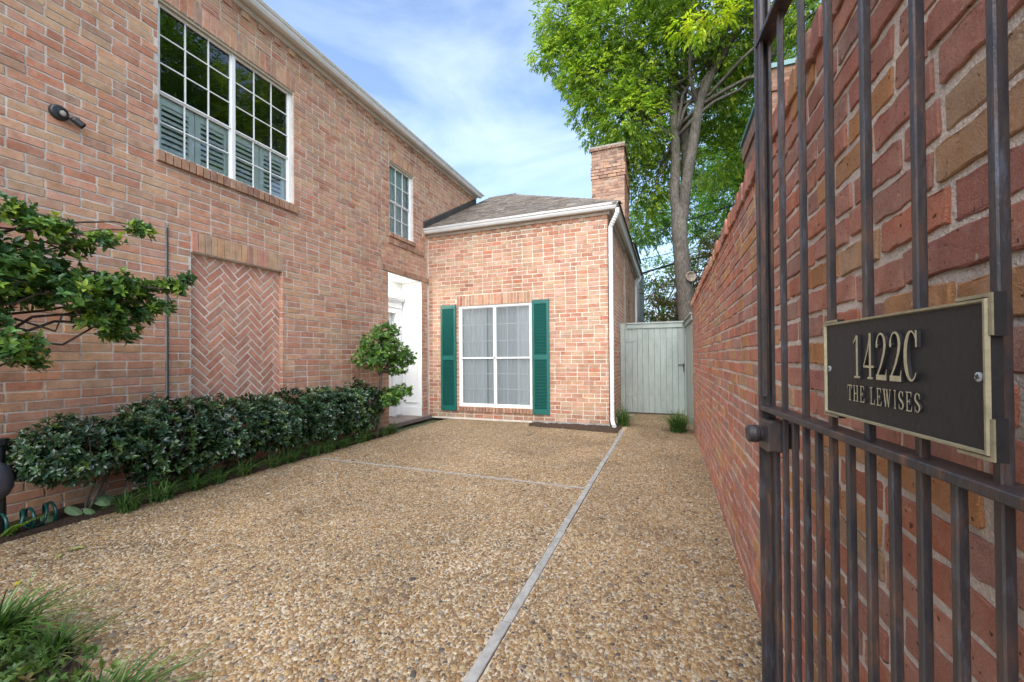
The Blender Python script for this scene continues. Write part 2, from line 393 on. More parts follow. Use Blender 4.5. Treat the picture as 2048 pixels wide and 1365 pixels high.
def subtract(p, rects):
    ps = [p]
    for (a0, a1, b0, b1) in rects:
        out = []
        for (s0, s1, z0, z1) in ps:
            if s1 <= a0 or s0 >= a1 or z1 <= b0 or z0 >= b1: out.append((s0, s1, z0, z1)); continue
            if s0 < a0: out.append((s0, a0, z0, z1))
            if s1 > a1: out.append((a1, s1, z0, z1))
            m0, m1 = max(s0, a0), min(s1, a1)
            if z0 < b0: out.append((m0, m1, z0, b0))
            if z1 > b1: out.append((m0, m1, b1, z1))
        ps = out
    return [q for q in ps if q[1]-q[0] > 0.025 and q[3]-q[2] > 0.016]
def courses(w, s0, s1, z0, z1, course, module, joint, rects, pal, jit, cut, ch, back, proud, tint=None, mids=1, start=0, wob=0.0):
    k = start; z = z0
    while z < z1-0.02:
        zt = min(z+course-joint, z1); s = s0+(0 if k % 2 == 0 else -module/2)+rng.uniform(-0.006, 0.006)
        if s > s0: s -= module
        while s < s1-0.02:
            L = module-joint
            if wob: L += rng.uniform(-wob*2.2, wob*2.2)
            if rng.random() < (0.12 if wob else 0.05): L = module*0.5-joint
            a0, a1 = max(s, s0), min(s+L, s1)
            if a1-a0 > 0.025:
                dz = rng.uniform(-0.0016-wob*.35, 0.0016+wob*.35)
                for q in subtract((a0, a1, z+dz, zt+dz), rects):
                    full = abs(q[1]-q[0]-(module-joint)) < 0.002 and abs(q[3]-q[2]-(course-joint)) < 0.002
                    col = pick(pal)
                    if tint: col = tint(col, (q[0]+q[1])/2, (q[2]+q[3])/2)
                    w.brick(outline(*q, jit, cut, mids), rng.uniform(-proud, proud), ch*rng.uniform(.7, 1.3), back, col, 'brick', 'full' if full else None)
            s += L+joint*(1+(rng.uniform(-.3, .5) if wob else 0))
        z += course; k += 1
def core(w, mat, name, s0, s1, z0, z1, holes, n0, n1, parent):
    """mortar core of a wall with rectangular holes, as boxes butted end to end, welded"""
    ss = sorted({s0, s1, *[max(s0, min(s1, v)) for h in holes for v in h[:2]]}); zs = sorted({z0, z1, *[max(z0, min(z1, v)) for h in holes for v in h[2:]]})
    solid = lambda i, j: 0 <= i < len(ss)-1 and 0 <= j < len(zs)-1 and not any(h[0] <= (ss[i]+ss[i+1])/2 <= h[1] and h[2] <= (zs[j]+zs[j+1])/2 <= h[3] for h in holes)
    mb = MB()
    def quad(pts): mb.add([tuple(w.P(*p)) for p in pts], [(0, 1, 2, 3)])
    for i in range(len(ss)-1):
        for j in range(len(zs)-1):
            if not solid(i, j): continue
            a, b, c, d = ss[i], ss[i+1], zs[j], zs[j+1]
            quad([(a, n0, c), (b, n0, c), (b, n0, d), (a, n0, d)]); quad([(a, n1, d), (b, n1, d), (b, n1, c), (a, n1, c)])
            if not solid(i-1, j): quad([(a, n1, c), (a, n0, c), (a, n0, d), (a, n1, d)])
            if not solid(i+1, j): quad([(b, n0, c), (b, n1, c), (b, n1, d), (b, n0, d)])
            if not solid(i, j-1): quad([(a, n1, c), (b, n1, c), (b, n0, c), (a, n0, c)])
            if not solid(i, j+1): quad([(a, n0, d), (b, n0, d), (b, n1, d), (a, n1, d)])
    if w.flip: pass
    o = mb.build(name, mat, parent, recalc=False)
    bm = bmesh.new(); bm.from_mesh(o.data); bmesh.ops.remove_doubles(bm, verts=bm.verts, dist=1e-5); bmesh.ops.recalc_face_normals(bm, faces=bm.faces); bm.to_mesh(o.data); bm.free()
    return o
def row_bricks(w, s0, s1, z0, z1, n, pr, pal, name, jit=0.0012, ch=0.003, joint=0.009, back=0.06, alt=0.0, jz=0.0):
    d = (s1-s0)/n
    for i in range(n):
        a = s0+i*d+joint/2; q = rng.uniform(-jz, jz)
        w.brick(outline(a, a+d-joint, z0, z1+q, jit, 0.004, 0), pr+rng.uniform(-0.0015, 0.0015)+(alt if i % 2 else 0), ch, back, pick(pal), name, None)

# ------------------------------------------------------------------ ground
def ground_mat():
    m, nt, b, out = new_mat('lawn_soil'); p = pos(nt)
    c = ramp(nt, noise(nt, 4, 6, 0.7, p), [(0.3, (0.045, 0.06, 0.022)), (0.7, (0.10, 0.11, 0.05))])
    nt.links.new(c, b.inputs['Base Color']); b.inputs['Roughness'].default_value = 1.0; bump(nt, b, noise(nt, 30, 5, .7, p), .8, .03); return m
def aggregate_mat():
    m, nt, b, out = new_mat('aggregate_cement'); p = pos(nt)
    v = N(nt, 'ShaderNodeTexVoronoi', Scale=62.0); nt.links.new(p, v.inputs['Vector'])
    col = ramp(nt, v.outputs['Color'], [(0.0, (0.30, 0.17, 0.09)), (0.25, (0.42, 0.27, 0.13)), (0.45, (0.52, 0.36, 0.18)), (0.6, (0.33, 0.22, 0.14)), (0.8, (0.60, 0.50, 0.36)), (0.97, (0.12, 0.11, 0.11))])
    cem = mixc(nt, ramp(nt, noise(nt, 1.3, 6, .7, p), [(.35, 0.0), (.7, 1.0)]), (0.33, 0.27, 0.185), (0.56, 0.50, 0.41))
    c = mixc(nt, ramp(nt, v.outputs['Distance'], [(0.35, 0.0), (0.6, 1.0)]), col, cem)
    nt.links.new(c, b.inputs['Base Color']); b.inputs['Roughness'].default_value = 0.85
    h = ramp(nt, v.outputs['Distance'], [(0.0, 1.0), (0.6, 0.0)]); bump(nt, b, h, 0.8, 0.006); return m
def soil_mat():
    m, nt, b, out = new_mat('mulch_soil'); p = pos(nt)
    c = ramp(nt, noise(nt, 45, 6, 0.75, p), [(0.3, (0.028, 0.018, 0.012)), (0.6, (0.085, 0.052, 0.033)), (0.78, (0.19, 0.13, 0.085))])
    nt.links.new(c, b.inputs['Base Color']); b.inputs['Roughness'].default_value = 1.0; bump(nt, b, noise(nt, 60, 6, .75, p), 1.0, .03); return m
M['agg'] = aggregate_mat(); M['soil'] = soil_mat()
g = MB(); g.add([(-150, -80, -0.05), (150, -80, -0.05), (150, 250, -0.05), (-150, 250, -0.05)], [(0, 1, 2, 3)])
tag(g.build('ground', ground_mat()), kind='structure')
DX0, DX1, DY1 = -4.12, 0.40, 13.6
d = MB(); d.box(-4.12, -0.722, -3.0, 7.0, -0.06, 0.0); d.box(-0.668, 0.385, -3.0, 9.6, -0.06, 0.0); d.box(-0.722, -0.668, 6.86, 7.0, -0.06, -0.004)
d.box(-0.95, -0.722, 7.0, 9.6, -0.06, -0.003); d.box(-0.722, -0.668, 7.0, 9.6, -0.06, -0.0035); d.box(-0.722, -0.668, -3.0, 6.86, -0.06, -0.018)
tag(d.build('driveway', M['agg']), kind='structure')
# pebbles of the exposed aggregate: real stones, instanced on points
def pebble_points():
    sp = 0.0113; xs = np.arange(-4.12, 0.37, sp); ys = np.arange(0.45, 9.1, sp)
    X, Y = np.meshgrid(xs, ys); X = X.ravel()+NR.uniform(-.45, .45, X.size)*sp; Y = Y.ravel()+NR.uniform(-.45, .45, Y.size)*sp
    keep = ((X < -0.727) | (X > -0.663)) & (X < 0.372) & (X > -4.115)
    keep &= ~((X < -0.72) & (np.abs(Y-3.757+0.0226*(X+2.3)) < 0.026) & (X > -3.95))
    keep &= ~((X < -0.72) & (Y > 7.14)) & ~((X < -.94))  | ((X < -0.94) & (Y < 7.14) & keep)
    # a ragged mulch strip against the wing and worn cement patches
    keep &= ~((X > -2.3) & (X < -0.74) & (Y > 6.80-0.17*(X+2.3)/1.5))
    keep &= ~((X < -1.55) & (Y < 0.93-0.33*(X+1.7)*-0.4) & (X > -3.3) & (Y < 0.8))
    w = np.sin(X*1.9+np.sin(Y*1.3)*1.7)*np.cos(Y*1.6+X*0.8)
    keep &= NR.random(X.size) > np.where(w > 0.55, 0.22, 0.06)
    return X[keep], Y[keep]
X, Y = pebble_points(); n = X.size
me = bpy.data.meshes.new('aggregate_pebbles'); me.vertices.add(n)
co = np.zeros((n, 3), np.float32); co[:, 0] = X; co[:, 1] = Y; co[:, 2] = NR.uniform(-0.0015, 0.0012, n); me.vertices.foreach_set('co', co.ravel())
a = me.attributes.new('psize', 'FLOAT_VECTOR', 'POINT'); s_ = NR.lognormal(0, 0.28, n)*0.0066
sv = np.stack([s_*NR.uniform(.95, 1.5, n), s_*NR.uniform(.75, 1.1, n), s_*NR.uniform(.45, .7, n)], 1).astype(np.float32); a.data.foreach_set('vector', sv.ravel())
a = me.attributes.new('prot', 'FLOAT_VECTOR', 'POINT'); rv = np.stack([NR.normal(0, .18, n), NR.normal(0, .18, n), NR.uniform(0, 6.28, n)], 1).astype(np.float32); a.data.foreach_set('vector', rv.ravel())
def pebble_mat():
    m, nt, b, out = new_mat('pebble_stone'); oi = nt.nodes.new('ShaderNodeObjectInfo')
    c = ramp(nt, oi.outputs['Random'], [(0.0, (0.36, 0.225, 0.115)), (0.16, (0.44, 0.295, 0.155)), (0.30, (0.27, 0.17, 0.10)), (0.42, (0.50, 0.355, 0.19)), (0.54, (0.39, 0.285, 0.18)), (0.66, (0.53, 0.43, 0.30)), (0.77, (0.24, 0.18, 0.135)), (0.84, (0.63, 0.56, 0.45)), (0.91, (0.33, 0.295, 0.265)), (0.965, (0.10, 0.095, 0.095))], 'CONSTANT')
    p = pos(nt)
    c = mixc(nt, 1.0, c, (0.60, 0.58, 0.53), 'MULTIPLY')
    c = mixc(nt, 1.0, c, ramp(nt, noise(nt, 0.8, 7, .7, p, .6), [(0.28, 0.55), (0.46, 0.90), (0.72, 1.25)]), 'MULTIPLY')
    c = mixc(nt, 1.0, c, ramp(nt, noise(nt, 160, 3, .6, p), [(0.3, 0.8), (0.7, 1.15)]), 'MULTIPLY')
    nt.links.new(c, b.inputs['Base Color']); b.inputs['Roughness'].default_value = 0.6; b.inputs['Specular IOR Level'].default_value = 0.35; return m
ng = bpy.data.node_groups.new('pebble_scatter', 'GeometryNodeTree')
ng.interface.new_socket('Geometry', in_out='INPUT', socket_type='NodeSocketGeometry'); ng.interface.new_socket('Geometry', in_out='OUTPUT', socket_type='NodeSocketGeometry')
gi, go = ng.nodes.new('NodeGroupInput'), ng.nodes.new('NodeGroupOutput')
ico = ng.nodes.new('GeometryNodeMeshIcoSphere'); ico.inputs['Radius'].default_value = 1.0; ico.inputs['Subdivisions'].default_value = 2
sm = ng.nodes.new('GeometryNodeSetMaterial'); sm.inputs['Material'].default_value = pebble_mat()
ss_ = ng.nodes.new('GeometryNodeSetShadeSmooth'); iop = ng.nodes.new('GeometryNodeInstanceOnPoints')
m2p = ng.nodes.new('GeometryNodeMeshToPoints')
def named(nm):
    q = ng.nodes.new('GeometryNodeInputNamedAttribute'); q.data_type = 'FLOAT_VECTOR'; q.inputs['Name'].default_value = nm; return q.outputs['Attribute']
L = ng.links
L.new(gi.outputs[0], m2p.inputs['Mesh']); L.new(m2p.outputs[0], iop.inputs['Points']); L.new(ico.outputs['Mesh'], ss_.inputs[0]); L.new(ss_.outputs[0], sm.inputs[0]); L.new(sm.outputs[0], iop.inputs['Instance'])
e2r = ng.nodes.new('FunctionNodeEulerToRotation'); L.new(named('prot'), e2r.inputs[0]); L.new(e2r.outputs[0], iop.inputs['Rotation']); L.new(named('psize'), iop.inputs['Scale']); L.new(iop.outputs[0], go.inputs[0])
po = link('aggregate_pebbles', me); md = po.modifiers.new('scatter', 'NODES'); md.node_group = ng
tag(po, 'tan and brown pebbles set in the exposed aggregate drive', 'pebbles', kind='stuff')
# divider boards and the cross joint
M['board'] = paint_mat('weathered_board', (0.33, 0.325, 0.31), 0.85, 0.25, 12, 0.4, False)
db = tag(empty('divider_board', (-0.695, 1.0, 0)), kind='structure')
for y0, y1, dx in ((-2.5, 1.71, 0.0), (1.716, 2.75, 0.003), (2.756, 4.9, -0.002), (4.906, 6.84, 0.002)):
    b = MB(); b.cbox((dx, (y0+y1)/2-1.0, -0.004), (0.0235, 0, 0), (0, 0, 0.012), (0, (y1-y0)/2, 0), 0.003); b.build('plank', M['board'], db)
b = MB(); jp = []
for i in range(41):
    t = i/40; x = -3.93+t*(3.93-0.724); y = 3.757-0.0226*(x+2.3); jp.append((x, y, 0.015+0.004*rng.random()))
vs, fs = [], []
for i, (x, y, w_) in enumerate(jp): vs += [(x, y-w_, 0.003), (x, y+w_, 0.003)]
for i in range(40): fs.append((2*i, 2*i+2, 2*i+3, 2*i+1))
b.add(vs, fs); tag(b.build('expansion_joint', paint_mat('joint_filler', (0.34, 0.335, 0.31), .9, .25, 8, .3, False)), kind='structure')
# beds
def bed(name, pts, amp, seed):
    r = random.Random(seed); bm = bmesh.new(); vs = [bm.verts.new((x, y, 0.004)) for x, y in pts]; f = bm.faces.new(vs)
    bmesh.ops.triangulate(bm, faces=[f]); bmesh.ops.subdivide_edges(bm, edges=bm.edges[:], cuts=7, use_grid_fill=True)
    bmesh.ops.subdivide_edges(bm, edges=[e for e in bm.edges if e.calc_length() > .06], cuts=3, use_grid_fill=True)
    for v in bm.verts:
        v.co.z += 0.0 if v.is_boundary else r.random()*amp
        if v.is_boundary: v.co.z = -0.02
    me = bpy.data.meshes.new(name); bm.to_mesh(me); bm.free(); me.materials.append(M['soil']); o = link(name, me); return tag(o, kind='structure')
bed('planting_bed', [(-4.56, -1.0), (-4.08, -1.0), (-4.14, 1.3), (-4.08, 2.2), (-4.12, 3.4), (-4.2, 4.6), (-4.28, 5.75), (-4.56, 5.8)], 0.03, 1)
bed('mulch_strip', [(-2.35, 6.98), (-2.30, 6.76), (-1.6, 6.68), (-0.74, 6.53), (-0.73, 7.3), (-0.96, 7.3), (-0.96, 7.14), (-2.3, 7.15)], 0.025, 2)
bed('corner_bed', [(-3.6, 0.1), (-1.35, 0.1), (-1.5, 0.62), (-1.85, 0.86), (-2.5, 0.95), (-3.3, 1.0)], 0.03, 3)

# ------------------------------------------------------------------ two-storey house
XL, GY = -4.554, 7.162
house = tag(empty('brick_house', (0, 0, 0)), 'two-storey brown brick house with a white trimmed entry on the left', 'house')
W1 = (2.434, 3.954, 3.23, 4.72); W2 = (5.93, 6.64, 3.44, 4.72); DR = (5.88, 6.89, 0.0, 2.73); PN = (2.72, 3.78, 0.0, 2.315)
H_END, EAVE = 9.37, 5.25
wl_ = Wall((XL, 0, 0), (0, 1, 0), (1, 0, 0))
hw = core(wl_, M['mortar'], 'brick_wall', -2.5, H_END, 0.0, EAVE, [W1, W2, DR, PN], -0.0045, -0.13, house)
R1 = [(W1[0]-.006, W1[1]+.006, W1[2], W1[3]), (2.40, 4.00, 3.115, 3.23), (2.40, 3.99, 4.715, 4.935),
      (W2[0]-.006, W2[1]+.006, W2[2], W2[3]), (5.89, 6.70, 3.36, 3.44), (5.86, 7.0, 3.235, 3.335), (5.90, 6.67, 4.715, 4.93),
      (DR[0]-.004, DR[1]+.004, 0, 2.73), (5.70, 7.16, 2.725, 2.835), (PN[0]-.006, PN[1]+.006, 0, PN[3]), (2.715, 3.785, 2.31, 2.535),
      (2.488, 2.516, 0, 2.55), (5.682, 5.698, 0, 5.3), (-3, 10, 5.165, 5.3), (7.10, 9.6, 0, 3.66)]
courses(wl_, -0.6, H_END, 0.0, 5.165, 0.0755, 0.207, 0.0125, R1, PAL_HOUSE, 0.0019, 0.0045, 0.0026, 0.03, 0.0025)
row_bricks(wl_, 2.41, 3.995, 3.122, 3.226, 23, 0.035, PAL_SILL, 'sill_brick', back=0.11, jz=0.002)
row_bricks(wl_, 2.402, 3.988, 4.722, 4.928, 22, 0.001, PAL_HOUSE, 'soldier_brick')
row_bricks(wl_, 5.89, 6.69, 3.366, 3.436, 12, 0.03, PAL_SILL, 'sill_brick', back=0.1)
row_bricks(wl_, 5.87, 6.99, 3.242, 3.330, 16, 0.022, PAL_SILL, 'sill_brick', back=0.05)
row_bricks(wl_, 5.91, 6.66, 4.722, 4.924, 11, 0.001, PAL_HOUSE, 'soldier_brick')
row_bricks(wl_, 5.705, 7.15, 2.738, 2.828, 21, 0.018, PAL_SILL, 'sill_brick', back=0.06)
row_bricks(wl_, 2.722, 3.778, 2.322, 2.528, 16, 0.006, PAL_SOLD, 'soldier_brick', back=0.07)
row_bricks(wl_, -0.6, H_END, 5.170, 5.242, 96, -0.002, PAL_HOUSE, 'dentil_brick', alt=0.022)
# recessed herringbone panel
def clip(P, x0, x1, y0, y1):
    for ax, v, sg in ((0, x0, 1), (0, x1, -1), (1, y0, 1), (1, y1, -1)):
        out = []
        for i in range(len(P)):
            a, b = P[i-1], P[i]; ia = (a[ax]-v)*sg >= 0; ib = (b[ax]-v)*sg >= 0
            if ia != ib:
                t = (v-a[ax])/(b[ax]-a[ax]); out.append((a[0]+t*(b[0]-a[0]), a[1]+t*(b[1]-a[1])))
            if ib: out.append(b)
        P = out
        if len(P) < 3: return None
    return P
cw = 0.0738; cs45 = math.sqrt(.5)
b = MB(); b.box(XL-0.30, XL-0.062, PN[0]-0.02, PN[1]+0.02, 0, PN[3]+0.02); b.build('panel_backing', M['mortar_wing'], house)
for i in range(-40, 60):
    for j in range(-60, 60):
        t = (i-j) % 6
        if t == 0: rect = (i*cw, (i+3)*cw, j*cw, (j+1)*cw)
        elif t == 5: rect = (i*cw, (i+1)*cw, j*cw, (j+3)*cw)
        else: continue
        m_ = 0.0078
        P = [(rect[0]+m_, rect[2]+m_), (rect[1]-m_, rect[2]+m_), (rect[1]-m_, rect[3]-m_), (rect[0]+m_, rect[3]-m_)]
        P = [(a_+rng.uniform(-.002, .002), b_+rng.uniform(-.002, .002)) for a_, b_ in P]
        P = [((a_-b_)*cs45+3.25, (a_+b_)*cs45+1.4) for a_, b_ in P]
        P = clip(P, PN[0]+.004, PN[1]-.004, 0.02, PN[3]-.006)
        if not P: continue
        A = 0.5*abs(sum(P[k-1][0]*P[k][1]-P[k][0]*P[k-1][1] for k in range(len(P))))
        if A < 0.0007: continue
        wl_.brick(P, -0.0565+rng.uniform(-.002, .002), 0.0025, 0.03, pick(PAL_HERR), 'herringbone_brick', None)
# jamb bricks of the panel recess: the core's own mortar is covered by small returns
wj = Wall((XL-0.062, PN[1]-0.003, 0), (1, 0, 0), (0, -1, 0))
courses(wj, 0.002, 0.064, 0.0, PN[3]-0.01, 0.0755, 0.2, 0.0115, [], PAL_HOUSE, 0.001, 0.004, 0.003, 0.02, 0.0015)
wj.emit(hw, M['house_obj'], M['house_att'], 0)
wl_.emit(hw, M['house_obj'], M['house_att'], 300)
# control joints
b = MB(); b.box(XL-0.006, XL+0.001, 2.490, 2.514, 0.0, 2.545); b.build('control_joint', M['soot'], house)
b = MB(); b.tube([(XL+0.006, 2.508, 0.0), (XL+0.007, 2.507, 1.2), (XL+0.006, 2.505, 2.5)], 0.006, 8); b.build('cable', M['dark'], house)
b = MB(); b.box(XL-0.006, XL+0.0015, 5.684, 5.696, 0.0, 5.16); b.build('control_joint', M['soot'], house)
# rest of the body, roof
b = MB(); b.box(-9.5, XL-0.2, -2.5, -2.37, 0, EAVE); b.box(-9.5, -5.4, H_END-0.13, H_END, 0, EAVE); b.box(-9.63, -9.5, -2.5, H_END, 0, EAVE)
b.box(-5.4, XL-0.131, H_END-0.13, H_END, 0, EAVE)
b.build('side_wall', M['mortar'], house)
b = MB(); e0 = 5.385
b.add([(-9.9, -2.9, e0), (-4.37, -2.9, e0), (-4.37, 9.55, e0), (-9.9, 9.55, e0), (-7.1, 0.2, 6.5), (-7.1, 6.4, 6.5)], [(1, 2, 5, 4), (0, 1, 4), (3, 0, 4, 5), (2, 3, 5), (0, 3, 2, 1)], (0.10, 0.085, 0.075))
b.build('roof', M['shingle'], house)
# eave mouldings and gutter (profile in distance from wall, height)
def run(name, mat, prof, a0, a1, parent, fn, z):
    mb = MB(); mb.extrude([(p, q+z) for p, q in prof], fn, a0, a1); return mb.build(name, mat, parent)
FR1 = [(-0.02, 0.0), (0.032, 0.0), (0.032, 0.014), (0.045, 0.018), (0.045, 0.05), (-0.02, 0.05)]
FR2 = [(-0.02, 0.052), (0.075, 0.052), (0.085, 0.062), (0.085, 0.125), (-0.02, 0.125)]
GUT = [(0.088, 0.048), (0.135, 0.042), (0.150, 0.048), (0.168, 0.075), (0.172, 0.098), (0.190, 0.108), (0.190, 0.124), (0.198, 0.126), (0.198, 0.136), (0.184, 0.136), (0.183, 0.114), (0.160, 0.10), (0.140, 0.055), (0.098, 0.058), (0.098, 0.136), (0.088, 0.136)]
fL = lambda p, q, s: (XL+p, s, q)
run('frieze', M['trim'], FR1, -2.5, H_END, house, fL, EAVE-0.005); run('frieze', M['trim'], FR2, -2.5, H_END+0.02, house, fL, EAVE-0.005)
run('gutter', M['gutter'], GUT, -2.6, H_END+0.06, house, fL, EAVE-0.005)

# windows
def window(parent, fn, W, units, rows_up, rows_dn, meet, glass, muntin_off, name='window', rec=0.055, mt=0.011, fr=0.032):
    """fn(a,n,z)->xyz; W=(a0,a1,z0,z1)"""
    a0, a1, z0, z1 = W
    def bx(mb, s0, s1, n0, n1, h0, h1):
        P = [fn(s0, n0, h0), fn(s1, n0, h0), fn(s1, n1, h0), fn(s0, n1, h0), fn(s0, n0, h1), fn(s1, n0, h1), fn(s1, n1, h1), fn(s0, n1, h1)]
        mb.add([tuple(p) for p in P], [(0, 3, 2, 1), (4, 5, 6, 7), (0, 1, 5, 4), (1, 2, 6, 5), (2, 3, 7, 6), (3, 0, 4, 7)])
    root = MB()
    bx(root, a0, a0+fr, -rec-.06, -rec+.012, z0, z1); bx(root, a1-fr, a1, -rec-.06, -rec+.012, z0, z1)
    bx(root, a0+fr, a1-fr, -rec-.06, -rec+.0125, z0, z0+fr); bx(root, a0+fr, a1-fr, -rec-.06, -rec+.0125, z1-fr, z1)
    uw = (a1-a0-2*fr)/units
    for u in range(1, units): bx(root, a0+fr+u*uw-.018, a0+fr+u*uw+.018, -rec-.06, -rec+.013, z0+fr, z1-fr)
    w = root.build(name, M['white'], parent)
    for u in range(units):
        s0 = a0+fr+u*uw+(0.018 if u else 0); s1 = a0+fr+(u+1)*uw-(0.018 if u < units-1 else 0)
        for (h0, h1, rows, off) in ((meet, z1-fr, rows_up, 0.0), (z0+fr, meet, rows_dn, -0.014)):
            sash = MB(); n1 = -rec-0.004+off; n0 = n1-0.02
            k = 0.014
            bx(sash, s0, s1, n0, n1, h0, h0+k); bx(sash, s0, s1, n0, n1, h1-k, h1); bx(sash, s0, s0+k, n0, n1-.0005, h0+k, h1-k); bx(sash, s1-k, s1, n0, n1-.0005, h0+k, h1-k)
            cw_, rh = (s1-s0-2*k)/3, (h1-h0-2*k)/rows
            for i in range(1, 3): bx(sash, s0+k+i*cw_-mt/2, s0+k+i*cw_+mt/2, n0+.003, n1-.002+muntin_off, h0+k, h1-k)
            for j in range(1, rows): bx(sash, s0+k, s1-k, n0+.0035, n1-.0025+muntin_off, h0+k+j*rh-mt/2, h0+k+j*rh+mt/2)
            sash.build('sash', M['white'], w)
            for i in range(3):
                for j in range(rows):
                    pm = MB(); c0, c1 = s0+k+i*cw_, s0+k+(i+1)*cw_; e0_, e1_ = h0+k+j*rh, h0+k+(j+1)*rh; pn = n0+.008 if muntin_off >= 0 else n1-.001
                    ti, tj = rng.uniform(-.0011, .0011), rng.uniform(-.0011, .0011)
                    pm.add([tuple(fn(c0, pn-ti-tj, e0_)), tuple(fn(c1, pn+ti-tj, e0_)), tuple(fn(c1, pn+ti+tj, e1_)), tuple(fn(c0, pn-ti+tj, e1_))], [(0, 1, 2, 3)])
                    pm.build('pane', glass, w, recalc=False)
    return w
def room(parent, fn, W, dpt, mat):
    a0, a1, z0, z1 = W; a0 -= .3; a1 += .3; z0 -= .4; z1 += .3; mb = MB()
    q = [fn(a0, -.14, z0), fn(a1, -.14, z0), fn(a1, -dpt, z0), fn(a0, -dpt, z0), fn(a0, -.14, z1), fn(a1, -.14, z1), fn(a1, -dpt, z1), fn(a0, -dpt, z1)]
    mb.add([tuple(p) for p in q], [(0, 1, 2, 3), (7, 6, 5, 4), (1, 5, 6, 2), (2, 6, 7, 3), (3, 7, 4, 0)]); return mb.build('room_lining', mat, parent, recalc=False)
def drape(parent, fn, a0, a1, z0, z1, n, amp, waves, mat):
    mb = MB(); k = int(waves*8); vs, fs = [], []
    for i in range(k+1):
        t = i/k; d = amp*math.sin(t*waves*2*math.pi+1.3*math.sin(t*9)); a = a0+t*(a1-a0)
        vs += [tuple(fn(a, n+d, z0)), tuple(fn(a, n+d*0.6, z1))]
    for i in range(k): fs.append((2*i, 2*i+2, 2*i+3, 2*i+1))
    mb.add(vs, fs); return mb.build('curtain', mat, parent, smooth=True, recalc=False)
w1 = window(house, wl_.P, W1, 2, 3, 2, 3.837, M['glass'], 0.0)
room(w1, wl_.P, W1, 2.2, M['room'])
# tan head board over the window
for Wd in (W1, W2):
    b = MB(); b.box(XL-0.05, XL-0.012, Wd[0], Wd[1], Wd[3]-0.030, Wd[3]-0.002); b.build('head_trim', paint_mat('head_trim', (0.42, 0.36, 0.26), .7, .2, 10, .2, False), house)
uw = (W1[1]-W1[0])/4
for i in range(4):
    a0_, a1_ = W1[0]+0.03+i*(W1[1]-W1[0]-.06)/4+.004, W1[0]+0.03+(i+1)*(W1[1]-W1[0]-.06)/4-.004; x0_, x1_ = XL-0.145, XL-0.120
    s = MB(); s.box(x0_, x1_, a0_, a0_+.055, 3.24, 3.83); s.box(x0_, x1_, a1_-.055, a1_, 3.24, 3.83); s.box(x0_, x1_-.0005, a0_+.055, a1_-.055, 3.24, 3.31); s.box(x0_, x1_-.0005, a0_+.055, a1_-.055, 3.76, 3.83)
    s.build('interior_shutter', M['louver'], w1)
    for j in range(8):
        zc = 3.335+j*0.0565; tl = 0.030; q = MB(); q.cbox(((x0_+x1_)/2, (a0_+a1_)/2, zc), (tl*.60, 0, -tl*.72), (0.0035, 0, 0.003), (0, (a1_-a0_)/2-.056, 0), .001); q.build('louver', M['louver'], w1)
w2 = window(house, wl_.P, W2, 1, 2, 2, 4.04, M['glass_small'], 0.0)
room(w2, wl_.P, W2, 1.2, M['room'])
drape(w2, wl_.P, W2[0], W2[1], W2[2]-.1, W2[3]+.1, -0.135, 0.014, 11, M['curtain'])

# entry recess: panelled jambs, ceiling, entablature and door
XB = -5.0
ent = MB(); ent.box(XB-0.1, XL+0.004, DR[1]-0.002, DR[1]-0.0005, 0.0, 2.729); ent.box(XB-0.1, XL-0.135, DR[1]-0.0005, DR[1]+0.12, 0.0, 2.75); ent.box(XB-0.1, XL-0.02, DR[0]+.0005, DR[0]+0.002, 0.0, 2.729); ent.box(XB-0.1, XL-0.135, DR[0]-0.12, DR[0]+.0005, 0.0, 2.75); ent.box(XB-0.1, XL-0.002, DR[0]+.002, DR[1]-.002, 2.715, 2.729)
ent.box(XB-0.1, XB, DR[0]+.002, DR[1]-.002, 2.12, 2.714); ent.box(XB-0.1, XB, 6.66, DR[1]-.002, 0.07, 2.12)
entry = ent.build('entry_surround', M['white'], house)
def mould(x0, x1, z0, z1, y, parent, wdt=0.02):
    for (a0_, a1_, b0_, b1_) in ((x0, x1, z0, z0+wdt), (x0, x1, z1-wdt, z1), (x0, x0+wdt, z0+wdt, z1-wdt), (x1-wdt, x1, z0+wdt, z1-wdt)):
        q = MB(); q.cbox(((a0_+a1_)/2, y-0.006, (b0_+b1_)/2), ((a1_-a0_)/2, 0, 0), (0, 0, (b1_-b0_)/2), (0, 0.008, 0), 0.004); q.build('moulding', M['white'], parent)
yj = DR[1]-0.002
mould(-4.93, -4.64, 1.98, 2.22, yj, entry); mould(-4.93, -4.64, 0.33, 1.86, yj, entry)
q = MB(); q.box(XB, XL+.006, yj-0.014, yj-.0005, 0.07, 0.24); q.build('skirting', M['white'], entry)
q = MB(); q.box(XL-0.055, XL+0.012, yj-0.012, yj-.0005, 0.242, 2.71); q.build('corner_trim', M['white'], entry)
q = MB(); q.box(XB, XB+.022, 5.95, 6.80, 2.10, 2.20); q.box(XB, XB+.035, 5.95, 6.81, 2.205, 2.30); q.box(XB, XB+.075, 5.95, 6.835, 2.345, 2.375); q.box(XB, XB+.095, 5.95, 6.85, 2.378, 2.41); q.build('entablature', M['white'], entry)
for i in range(26):
    q = MB(); y = 5.96+i*0.0335; q.box(XB+.036, XB+.056, y, y+.018, 2.305, 2.342); q.build('dentil', M['white'], entry)
q = MB(); q.box(XB, XB+.028, 6.66, 6.80, 0.10, 2.099); q.build('pilaster', M['white'], entry)
for i in range(4):
    q = MB(); y = 6.682+i*0.03; q.box(XB+.0285, XB+.034, y, y+.012, 0.3, 1.98); q.build('flute', M['white'], entry)
door = MB(); door.box(XB-0.13, XB-0.085, 5.70, 6.655, 0.08, 2.115); door = door.build('door', M['white'], house)
